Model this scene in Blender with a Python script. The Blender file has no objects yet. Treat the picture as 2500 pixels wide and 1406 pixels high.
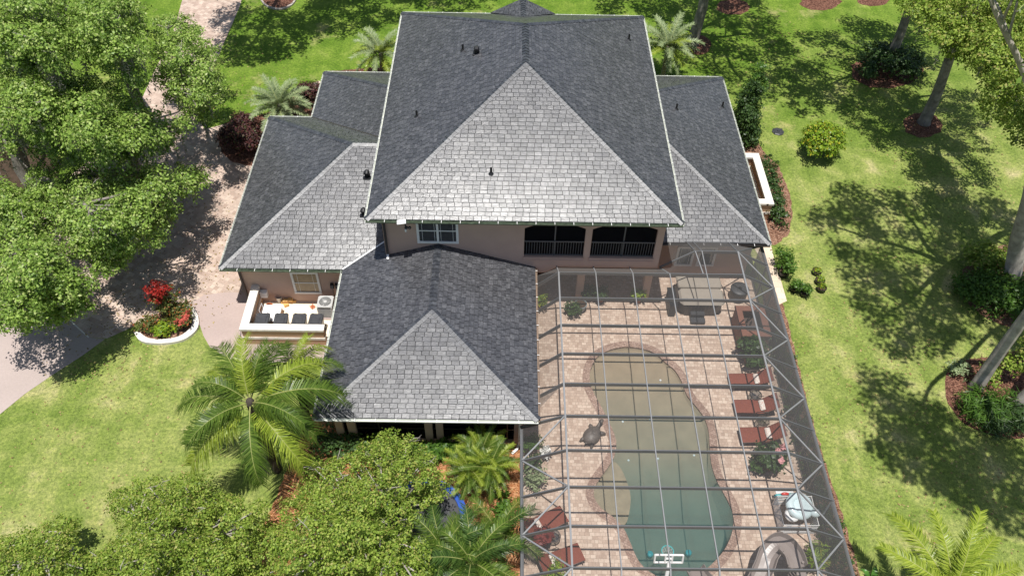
import bpy, math, random
import numpy as np
from mathutils import Vector, Matrix
random.seed(7); rng = np.random.default_rng(7)
R = math.radians
scene = bpy.context.scene
COL = scene.collection
# ---------------------------------------------------------------- camera
F_PX, IMG_W, IMG_H = 1996.157, 2500.0, 1406.0
CAM = Vector((0.0, -25.74398, 30.92846))
YAW, PITCH, ROLL = 0.01385, 0.8429, 0.02407
fw = Vector((math.sin(YAW)*math.cos(PITCH), math.cos(YAW)*math.cos(PITCH), -math.sin(PITCH)))
rt0 = Vector((math.cos(YAW), -math.sin(YAW), 0)); up0 = rt0.cross(fw)
rt = rt0*math.cos(ROLL)+up0*math.sin(ROLL); up = -rt0*math.sin(ROLL)+up0*math.cos(ROLL)
cd = bpy.data.cameras.new('camera'); cam = bpy.data.objects.new('camera', cd); COL.objects.link(cam)
M = Matrix.Identity(4)
for i in range(3):
    M[i][0] = rt[i]; M[i][1] = up[i]; M[i][2] = -fw[i]; M[i][3] = CAM[i]
cam.matrix_world = M
cd.sensor_width = 36; cd.lens = F_PX/IMG_W*36; cd.clip_start = 0.5; cd.clip_end = 3000
scene.camera = cam
def at(u, v, z=0.0):
    """surveyed point of the plot: the spot at height z seen in the photograph at (u, v)"""
    d = fw*F_PX+rt*(u-IMG_W/2)+up*(IMG_H/2-v)
    return CAM+d*((z-CAM.z)/d.z)
def atxy(u, v, z=0.0):
    p = at(u, v, z); return (p.x, p.y)
# ---------------------------------------------------------------- world, sun, exposure
SUN = Vector((-0.02, -0.17, 1.0)).normalized()
el = math.asin(SUN.z); az = math.atan2(SUN.x, SUN.y)
w = bpy.data.worlds.new('World'); scene.world = w; w.use_nodes = True
wn = w.node_tree.nodes; wl = w.node_tree.links
sky = wn.new('ShaderNodeTexSky'); sky.sky_type = 'NISHITA'; sky.sun_disc = False
sky.sun_elevation = el; sky.sun_rotation = az; sky.air_density = 1.0; sky.dust_density = 1.2; sky.ozone_density = 1.0
bg = wn['Background']; wl.new(sky.outputs[0], bg.inputs[0]); bg.inputs[1].default_value = 0.075
sd = bpy.data.lights.new('sun', 'SUN'); sd.energy = 4.6; sd.angle = R(0.53); sd.color = (1.0, 0.965, 0.91)
so = bpy.data.objects.new('sun', sd); COL.objects.link(so); so.location = (0, 0, 60)
so.rotation_euler = SUN.to_track_quat('Z', 'Y').to_euler()
scene.view_settings.view_transform = 'Standard'; scene.view_settings.look = 'None'
scene.view_settings.exposure = 0.42; scene.view_settings.gamma = 1.0
scene.cycles.max_bounces = 8; scene.cycles.transparent_max_bounces = 24
scene.cycles.diffuse_bounces = 3; scene.cycles.glossy_bounces = 3; scene.cycles.transmission_bounces = 4
scene.cycles.caustics_reflective = False; scene.cycles.caustics_refractive = False
# ---------------------------------------------------------------- object helpers
def tag(o, label=None, cat=None, group=None, kind=None):
    if label: o['label'] = label
    if cat: o['category'] = cat
    if group: o['group'] = group
    if kind: o['kind'] = kind
    return o
def root(name, label, cat, loc=(0, 0, 0), group=None):
    o = bpy.data.objects.new(name, None); COL.objects.link(o); o.empty_display_size = 0.2
    o.location = loc
    return tag(o, label, cat, group)
def link(name, me, parent=None, origin=None):
    o = bpy.data.objects.new(name, me); COL.objects.link(o)
    if origin is not None:
        me.transform(Matrix.Translation(-Vector(origin))); o.location = origin
    if parent is not None:
        o.parent = parent
        if parent.type == 'EMPTY': o.matrix_parent_inverse = Matrix.Translation(-parent.location)
        else:
            g = parent.parent
            if g is None: o.matrix_parent_inverse = Matrix.Translation(-parent.location)
    return o
def dup(o, loc=None, rz=None, parent=None, label=None):
    c = o.copy(); COL.objects.link(c)
    if parent is not None: c.parent = parent
    if loc is not None: c.location = loc
    if rz is not None: c.rotation_euler = (0, 0, rz)
    if label: c['label'] = label
    for ch in o.children: dup(ch, parent=c)
    return c
class MB:
    def __init__(s): s.v = []; s.f = []; s.m = []
    def add(s, vs, fs, mi=0):
        b = len(s.v); s.v.extend([tuple(x) for x in vs]); s.f.extend([tuple(i+b for i in f) for f in fs]); s.m.extend([mi]*len(fs)); return s
    def quad(s, a, b, c, d, mi=0): return s.add([a, b, c, d], [(0, 1, 2, 3)], mi)
    def box(s, x0, x1, y0, y1, z0, z1, mi=0):
        return s.add([(x0,y0,z0),(x1,y0,z0),(x1,y1,z0),(x0,y1,z0),(x0,y0,z1),(x1,y0,z1),(x1,y1,z1),(x0,y1,z1)],
                     [(0,3,2,1),(4,5,6,7),(0,1,5,4),(1,2,6,5),(2,3,7,6),(3,0,4,7)], mi)
    def rbox(s, c, size, rz=0, mi=0, bev=0.0, top=1.0):
        """box with chamfered vertical corners and top edge, turned by rz"""
        hx, hy, h = size[0]/2, size[1]/2, size[2]; b = bev
        def ring(ix, z):
            a, d = hx-ix, hy-ix; e = max(b-ix, 0.0)+1e-4
            return [(-a+e,-d,z),(a-e,-d,z),(a,-d+e,z),(a,d-e,z),(a-e,d,z),(-a+e,d,z),(-a,d-e,z),(-a,-d+e,z)]
        ct, st = math.cos(rz), math.sin(rz); vs = []
        rs = [ring(0,0), ring(0,h-b*0.6)]+([ring(b*0.6,h)] if b > 0 else [ring(0,h)])
        for r in rs:
            for x, y, z in r:
                k = 1+(top-1)*z/h
                x *= k; y *= k
                vs.append((c[0]+x*ct-y*st, c[1]+x*st+y*ct, c[2]+z))
        fs = [tuple(range(7,-1,-1)), tuple(range(16,24))]
        for k in range(2):
            for i in range(8):
                j = (i+1) % 8; fs.append((k*8+i, k*8+j, k*8+8+j, k*8+8+i))
        return s.add(vs, fs, mi)
    def beam(s, p, q, w, h, mi=0, upv=(0,0,1)):
        p = Vector(p); q = Vector(q); d = (q-p).normalized(); u = Vector(upv)
        x = d.cross(u)
        if x.length < 1e-4: x = d.cross(Vector((0,1,0)))
        x.normalize(); y = x.cross(d).normalized()
        a = x*(w/2); b = y*(h/2)
        return s.add([p-a-b,p+a-b,p+a+b,p-a+b,q-a-b,q+a-b,q+a+b,q-a+b], [(3,2,1,0),(4,5,6,7),(0,1,5,4),(1,2,6,5),(2,3,7,6),(3,0,4,7)], mi)
    def tube(s, pts, rs, n=8, mi=0, cap=True):
        pts = [Vector(p) for p in pts]
        if not hasattr(rs, '__len__'): rs = [rs]*len(pts)
        vs = []; prev = None
        for i, p in enumerate(pts):
            d = (pts[min(i+1,len(pts)-1)]-pts[max(i-1,0)])
            d = d.normalized() if d.length > 1e-6 else Vector((0,0,1))
            if prev is None:
                x = d.cross(Vector((0,0,1)))
                if x.length < 1e-3: x = d.cross(Vector((0,1,0)))
            else: x = prev-d*prev.dot(d)
            if x.length < 1e-6: x = d.cross(Vector((0.3,1,0.2)))
            x.normalize(); y = d.cross(x); prev = x
            for k in range(n):
                a = 2*math.pi*k/n; vs.append(p+x*(rs[i]*math.cos(a))+y*(rs[i]*math.sin(a)))
        fs = []
        for i in range(len(pts)-1):
            for k in range(n):
                j = (k+1) % n; fs.append((i*n+k, i*n+j, (i+1)*n+j, (i+1)*n+k))
        if cap: fs += [tuple(range(n-1,-1,-1)), tuple(range((len(pts)-1)*n, len(pts)*n))]
        return s.add(vs, fs, mi)
    def lathe(s, c, prof, n=20, mi=0, cap=(True, True), sx=1.0, sy=1.0):
        vs = []; fs = []
        for r, z in prof:
            for k in range(n):
                a = 2*math.pi*k/n; vs.append((c[0]+sx*r*math.cos(a), c[1]+sy*r*math.sin(a), c[2]+z))
        for i in range(len(prof)-1):
            for k in range(n):
                j = (k+1) % n; fs.append((i*n+k, i*n+j, (i+1)*n+j, (i+1)*n+k))
        if cap[0]: fs.append(tuple(range(n-1,-1,-1)))
        if cap[1]: fs.append(tuple(range((len(prof)-1)*n, len(prof)*n)))
        return s.add(vs, fs, mi)
    def prism(s, poly, z0, z1, mi=0, bottom=True):
        n = len(poly)
        ar = sum(poly[i][0]*poly[(i+1)%n][1]-poly[(i+1)%n][0]*poly[i][1] for i in range(n))
        if ar < 0: poly = poly[::-1]
        vs = [(x,y,z0) for x,y in poly]+[(x,y,z1) for x,y in poly]
        fs = [tuple(range(n,2*n))]+([tuple(range(n-1,-1,-1))] if bottom else [])
        fs += [(i,(i+1)%n,n+(i+1)%n,n+i) for i in range(n)]
        return s.add(vs, fs, mi)
    def ball(s, c, r, n=12, m=8, mi=0, zmin=-1.0, jit=0.0):
        vs = []; fs = []
        for i in range(m+1):
            t = zmin+(1-zmin)*i/m; t = max(-1, min(1, t)); t = math.sin(t*math.pi/2) if zmin <= -1 else math.sin(max(t,-1)*math.pi/2)
            q = math.sqrt(max(0, 1-t*t))
            for k in range(n):
                a = 2*math.pi*k/n; j = 1+random.uniform(-jit, jit)
                vs.append((c[0]+r[0]*q*math.cos(a)*j, c[1]+r[1]*q*math.sin(a)*j, c[2]+r[2]*t*j))
        for i in range(m):
            for k in range(n):
                j = (k+1) % n; fs.append((i*n+k, i*n+j, (i+1)*n+j, (i+1)*n+k))
        return s.add(vs, fs, mi)
    def build(s, name, mats, parent=None, smooth=False, origin=None):
        me = bpy.data.meshes.new(name); me.from_pydata(s.v, [], s.f)
        if not isinstance(mats, (list, tuple)): mats = [mats]
        for m in mats: me.materials.append(m)
        if len(mats) > 1: me.polygons.foreach_set('material_index', s.m)
        if smooth: me.polygons.foreach_set('use_smooth', [True]*len(s.f))
        me.update()
        return link(name, me, parent, origin)
def spline(pts, n=6, closed=False):
    """Catmull-Rom through 2-D or 3-D points"""
    P = [np.array(p, float) for p in pts]; out = []; N = len(P)
    rng_ = range(N if closed else N-1)
    for i in rng_:
        if closed: a, b, c, d = P[(i-1)%N], P[i], P[(i+1)%N], P[(i+2)%N]
        else: a, b, c, d = P[max(i-1,0)], P[i], P[i+1], P[min(i+2,N-1)]
        for k in range(n):
            t = k/n
            out.append(tuple(0.5*((2*b)+(c-a)*t+(2*a-5*b+4*c-d)*t*t+(3*b-a-3*c+d)*t**3)))
    if not closed: out.append(tuple(P[-1]))
    return out
def offset_poly(poly, d):
    """closed polygon pushed outwards by d"""
    n = len(poly); ar = sum(poly[i][0]*poly[(i+1)%n][1]-poly[(i+1)%n][0]*poly[i][1] for i in range(n)); sg = 1 if ar > 0 else -1
    out = []
    for i in range(n):
        a = Vector(poly[i-1]); b = Vector(poly[(i+1)%n]); t = (b-a).normalized()
        out.append((poly[i][0]+sg*d*t.y, poly[i][1]-sg*d*t.x))
    return out
def ring_strip(mb, inner, outer, z0, z1, mi=0):
    n = len(inner)
    vs = [(x,y,z1) for x,y in inner]+[(x,y,z1) for x,y in outer]+[(x,y,z0) for x,y in outer]+[(x,y,z0) for x,y in inner]
    fs = []
    ar = sum(inner[i][0]*inner[(i+1)%n][1]-inner[(i+1)%n][0]*inner[i][1] for i in range(n))
    for i in range(n):
        j = (i+1) % n
        q = [(i,n+i,n+j,j), (n+i,2*n+i,2*n+j,n+j), (3*n+i,i,j,3*n+j)]
        fs += q if ar > 0 else [t[::-1] for t in q]
    return mb.add(vs, fs, mi)
# ---------------------------------------------------------------- materials
class NT:
    def __init__(s, name):
        s.m = bpy.data.materials.new(name); s.m.use_nodes = True; s.t = s.m.node_tree
        s.b = s.t.nodes['Principled BSDF']; s.out = s.t.nodes['Material Output']
    def n(s, typ, **kw):
        x = s.t.nodes.new('ShaderNode'+typ)
        for k, v in kw.items(): setattr(x, k, v)
        return x
    def l(s, a, b): s.t.links.new(a, b)
    def coord(s, scale=(1,1,1), kind='Object', rot=(0,0,0)):
        tc = s.n('TexCoord'); mp = s.n('Mapping'); mp.inputs['Scale'].default_value = scale; mp.inputs['Rotation'].default_value = rot
        s.l(tc.outputs[kind], mp.inputs[0]); return mp.outputs[0]
    def geo(s, scale=(1,1,1), rot=(0,0,0)):
        g = s.n('NewGeometry'); mp = s.n('Mapping'); mp.inputs['Scale'].default_value = scale; mp.inputs['Rotation'].default_value = rot
        s.l(g.outputs['Position'], mp.inputs[0]); return mp.outputs[0]
    def noise(s, vec, scale, detail=4.0, rough=0.55, dist=0.0):
        x = s.n('TexNoise'); x.inputs['Scale'].default_value = scale; x.inputs['Detail'].default_value = detail
        x.inputs['Roughness'].default_value = rough; x.inputs['Distortion'].default_value = dist
        if vec: s.l(vec, x.inputs['Vector'])
        return x.outputs[0]
    def ramp(s, fac, stops, interp='LINEAR'):
        x = s.n('ValToRGB'); e = x.color_ramp; e.interpolation = interp
        while len(e.elements) < len(stops): e.elements.new(0.5)
        for el_, (p, c) in zip(e.elements, stops):
            el_.position = p; el_.color = (*c, 1) if len(c) == 3 else c
        s.l(fac, x.inputs[0]); return x.outputs[0]
    def mix(s, fac, a, b, blend='MIX'):
        x = s.n('Mix', data_type='RGBA', blend_type=blend)
        for sock, val in ((x.inputs[0], fac), (x.inputs[6], a), (x.inputs[7], b)):
            if isinstance(val, (int, float)): sock.default_value = val
            elif isinstance(val, tuple): sock.default_value = (*val, 1)
            else: s.l(val, sock)
        return x.outputs[2]
    def math(s, op, a, b=None, c=None):
        x = s.n('Math', operation=op)
        for i, val in enumerate((a, b, c)):
            if val is None: continue
            if isinstance(val, (int, float)): x.inputs[i].default_value = val
            else: s.l(val, x.inputs[i])
        return x.outputs[0]
    def bump(s, h, strength=0.3, dist=0.02):
        x = s.n('Bump'); x.inputs['Strength'].default_value = strength; x.inputs['Distance'].default_value = dist
        s.l(h, x.inputs['Height']); s.l(x.outputs[0], s.b.inputs['Normal'])
    def set(s, base=None, rough=None, metal=None, spec=None):
        for k, v in (('Base Color', base), ('Roughness', rough), ('Metallic', metal), ('Specular IOR Level', spec)):
            if v is None: continue
            if isinstance(v, tuple): s.b.inputs[k].default_value = (*v, 1)
            elif isinstance(v, (int, float)): s.b.inputs[k].default_value = v
            else: s.l(v, s.b.inputs[k])
        return s.m
def plain(name, c, rough=0.6, spec=0.4, var=0.18, scale=6.0, bump=0.0, bscale=60, metal=0.0):
    t = NT(name); g = t.geo()
    f = t.noise(g, scale, 5)
    lo = tuple(x*(1-var) for x in c); hi = tuple(min(1, x*(1+var)) for x in c)
    t.set(t.ramp(f, [(0.3, lo), (0.7, hi)]), rough, metal, spec)
    if bump: t.bump(t.noise(g, bscale, 3), bump, 0.01)
    return t.m
def leafmat(name, dark, mid, light, trans=0.35, rough=0.5, rare=None):
    t = NT(name); g = t.n('NewGeometry')
    st = [(0.0, dark), (0.45, mid), (0.9, light)]
    if rare: st = [(0.0, dark), (0.42, mid), (0.80, light), (0.93, rare)]
    c = t.ramp(g.outputs['Random Per Island'], st)
    big = t.noise(t.geo(), 0.45, 2)
    c2 = t.mix(t.math('MULTIPLY', big, 0.3), c, (light[0]*0.95, light[1]*0.95, light[2]*0.8))
    t.set(c2, rough, 0, 0.28)
    tr = t.n('BsdfTranslucent'); t.l(t.mix(0.25, c2, (0.20, 0.26, 0.03)), tr.inputs[0])
    mx = t.n('MixShader'); mx.inputs[0].default_value = trans
    t.l(t.b.outputs[0], mx.inputs[1]); t.l(tr.outputs[0], mx.inputs[2]); t.l(mx.outputs[0], t.out.inputs[0])
    return t.m
MT = {}
def grass():
    t = NT('grass'); g = t.geo()
    big = t.noise(g, 0.10, 4, 0.6); mid = t.noise(g, 0.55, 6, 0.68, 0.4); fine = t.noise(g, 7.0, 6, 0.75); hair = t.noise(t.geo((1,0.6,1), (0,0,0.6)), 26.0, 3, 0.7)
    base = t.ramp(mid, [(0.24, (0.105,0.160,0.026)), (0.44, (0.180,0.235,0.054)), (0.58, (0.26,0.295,0.09)), (0.74, (0.43,0.385,0.20))])
    fc = t.ramp(fine, [(0.27, (0.36,0.40,0.34)), (0.5, (0.97,0.97,0.97)), (0.73, (1.65,1.52,1.4))])
    c = t.mix(1.0, base, fc, 'MULTIPLY')
    c = t.mix(0.75, c, t.ramp(hair, [(0.25, (0.45,0.5,0.4)), (0.5, (1.0,1.0,1.0)), (0.75, (1.5,1.45,1.3))]), 'MULTIPLY')
    # drier turf on the near side, lusher turf further back
    sx = t.n('SeparateXYZ'); t.l(t.geo(), sx.inputs[0])
    lush = t.ramp(t.math('ADD', t.math('MULTIPLY', sx.outputs[1], 0.03), t.math('ADD', t.math('MULTIPLY', big, 0.9), t.math('MULTIPLY', sx.outputs[0], -0.012))), [(0.45, (0,0,0)), (1.0, (1,1,1))])
    c = t.mix(lush, c, t.mix(1.0, c, (0.56,0.75,0.34), 'MULTIPLY'))
    dry = t.ramp(t.noise(g, 0.33, 5, 0.7), [(0.58, (0,0,0)), (0.74, (1,1,1))])
    c = t.mix(t.math('MULTIPLY', dry, 0.65), c, t.mix(1.0, (0.46,0.38,0.19), fc, 'MULTIPLY'))
    wv = t.n('TexWave'); wv.inputs['Scale'].default_value = 0.32; wv.inputs['Distortion'].default_value = 2.5; wv.inputs['Detail'].default_value = 2; t.l(t.geo((1,0.12,1),(0,0,0.1)), wv.inputs['Vector'])
    c = t.mix(1.0, c, t.ramp(wv.outputs[1], [(0.2,(0.95,0.96,0.95)), (0.8,(1.04,1.03,1.03))]), 'MULTIPLY')
    t.set(c, 0.85, 0, 0.15)
    t.bump(t.math('ADD', fine, t.math('MULTIPLY', hair, 0.6)), 0.9, 0.06)
    return t.m
def chips(name, c1, c2, c3, scale=16):
    t = NT(name); g = t.geo()
    v = t.n('TexVoronoi'); v.inputs['Scale'].default_value = scale; t.l(t.geo((1,1.6,1),(0,0,0.7)), v.inputs['Vector'])
    sep = t.n('SeparateColor'); t.l(v.outputs['Color'], sep.inputs[0])
    c = t.ramp(sep.outputs[0], [(0.0, c1), (0.5, c2), (1.0, c3)])
    c = t.mix(0.5, c, t.ramp(t.noise(g, 1.2, 5), [(0.3,(0.55,0.52,0.5)), (0.7,(1.2,1.2,1.2))]), 'MULTIPLY')
    t.set(c, 0.9, 0, 0.1); t.bump(t.math('ADD', sep.outputs[1], t.noise(g, 30, 3)), 1.0, 0.05)
    return t.m
def pavers(name, c1, c2, c3, size=0.22, rot=0.3, mortar=(0.30,0.25,0.21), stain=0.25):
    t = NT(name); g = t.geo((1,1,1),(0,0,rot))
    def brick(sc, off):
        b = t.n('TexBrick'); b.inputs['Scale'].default_value = 1.0; b.inputs['Brick Width'].default_value = sc*1.35; b.inputs['Row Height'].default_value = sc
        b.inputs['Mortar Size'].default_value = 0.009; b.inputs['Mortar Smooth'].default_value = 0.4; b.inputs['Bias'].default_value = 0.0
        b.offset = 0.5; b.squash = 0.7; b.squash_frequency = 3
        b.inputs['Color1'].default_value = (0,0,0,1); b.inputs['Color2'].default_value = (1,1,1,1); b.inputs['Mortar'].default_value = (0.5,0.5,0.5,1)
        t.l(g, b.inputs['Vector']); return b
    b = brick(size, 0)
    c = t.ramp(b.outputs['Color'], [(0.0, c1), (0.5, c2), (1.0, c3)])
    c = t.mix(b.outputs['Fac'], c, mortar)
    st = t.ramp(t.noise(t.geo(), 0.5, 6, 0.65), [(0.3, (1-stain,)*3), (0.65, (1.06,)*3)])
    c = t.mix(1.0, c, st, 'MULTIPLY')
    c = t.mix(1.0, c, t.ramp(t.noise(t.geo(), 14, 4), [(0.3,(0.88,)*3), (0.7,(1.1,)*3)]), 'MULTIPLY')
    t.set(c, 0.8, 0, 0.25)
    t.bump(t.math('SUBTRACT', t.noise(t.geo(), 40, 3), b.outputs['Fac']), 0.35, 0.008)
    return t.m
def concrete(name, c, var=0.12, crack=True):
    t = NT(name); g = t.geo()
    f = t.noise(g, 0.35, 7, 0.62, 0.3); s = t.noise(g, 9, 5, 0.7)
    col = t.ramp(f, [(0.3, tuple(x*(1-var) for x in c)), (0.62, c), (0.8, tuple(min(1,x*(1+var*0.6)) for x in c))])
    col = t.mix(1.0, col, t.ramp(s, [(0.3,(0.93,)*3), (0.7,(1.05,)*3)]), 'MULTIPLY')
    t.set(col, 0.8, 0, 0.25); t.bump(t.noise(g, 80, 3), 0.15, 0.005)
    return t.m
def shingle_mat(name, lo, mid, hi, rough=0.305):
    t = NT(name); gn = t.n('NewGeometry'); g = t.geo()
    c = t.ramp(gn.outputs['Random Per Island'], [(0.0, lo), (0.55, mid), (1.0, hi)])
    blot = t.noise(g, 5.5, 5, 0.7, 0.3); st = t.noise(t.geo((3,3,14)), 2.2, 4, 0.7)
    c = t.mix(1.0, c, t.ramp(blot, [(0.28,(0.6,0.6,0.62)), (0.5,(1,1,1)), (0.75,(1.75,1.72,1.7))]), 'MULTIPLY')
    c = t.mix(0.8, c, t.ramp(st, [(0.25,(0.6,)*3), (0.5,(1.0,)*3), (0.8,(1.7,)*3)]), 'MULTIPLY')
    rr = t.math('ADD', t.math('MULTIPLY', blot, -0.22), t.math('ADD', t.math('MULTIPLY', gn.outputs['Random Per Island'], 0.03), rough+0.11))
    t.set(c, rr, 0, 0.68)
    t.bump(t.math('ADD', t.noise(g, 16, 5, 0.65), t.math('MULTIPLY', st, 0.8)), 0.36, 0.012)
    return t.m
def screen_mat():
    t = NT('insect_screen'); lw = t.n('LayerWeight'); lw.inputs['Blend'].default_value = 0.5
    fac = t.ramp(lw.outputs['Facing'], [(0.0,(0.20,)*3), (0.25,(0.26,)*3), (0.45,(0.42,)*3), (0.68,(0.78,)*3), (1.0,(0.98,)*3)])
    d = t.n('BsdfDiffuse'); d.inputs[0].default_value = (0.105,0.102,0.10,1)
    tr = t.n('BsdfTransparent'); mx = t.n('MixShader'); t.l(fac, mx.inputs[0]); t.l(tr.outputs[0], mx.inputs[1]); t.l(d.outputs[0], mx.inputs[2])
    t.l(mx.outputs[0], t.out.inputs[0]); return t.m
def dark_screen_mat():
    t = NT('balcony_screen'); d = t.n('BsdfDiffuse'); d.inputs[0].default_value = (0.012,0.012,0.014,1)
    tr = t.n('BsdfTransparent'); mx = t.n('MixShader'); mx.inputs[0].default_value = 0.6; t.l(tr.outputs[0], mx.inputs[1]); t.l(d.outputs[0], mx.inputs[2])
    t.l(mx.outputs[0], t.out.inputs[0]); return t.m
def water_mat():
    t = NT('pool_water'); fr = t.n('Fresnel'); fr.inputs[0].default_value = 1.33
    g = t.geo(); bp = t.n('Bump'); bp.inputs['Strength'].default_value = 0.14; bp.inputs['Distance'].default_value = 0.03
    t.l(t.noise(t.geo((1,1.5,1)), 5.0, 3, 0.6, 0.8), bp.inputs['Height']); t.l(bp.outputs[0], fr.inputs['Normal'])
    gl = t.n('BsdfGlossy'); gl.inputs['Roughness'].default_value = 0.06; t.l(bp.outputs[0], gl.inputs['Normal'])
    tr = t.n('BsdfTransparent'); mx = t.n('MixShader'); t.l(fr.outputs[0], mx.inputs[0]); t.l(tr.outputs[0], mx.inputs[1]); t.l(gl.outputs[0], mx.inputs[2])
    t.l(mx.outputs[0], t.out.inputs['Surface'])
    ab = t.n('VolumeAbsorption'); ab.inputs['Color'].default_value = (0.10,0.72,0.76,1); ab.inputs['Density'].default_value = 0.47
    sc_ = t.n('VolumeScatter'); sc_.inputs['Color'].default_value = (0.24,0.74,0.66,1); sc_.inputs['Density'].default_value = 0.30
    ad = t.n('AddShader'); t.l(ab.outputs[0], ad.inputs[0]); t.l(sc_.outputs[0], ad.inputs[1])
    t.l(ad.outputs[0], t.out.inputs['Volume']); return t.m
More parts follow.
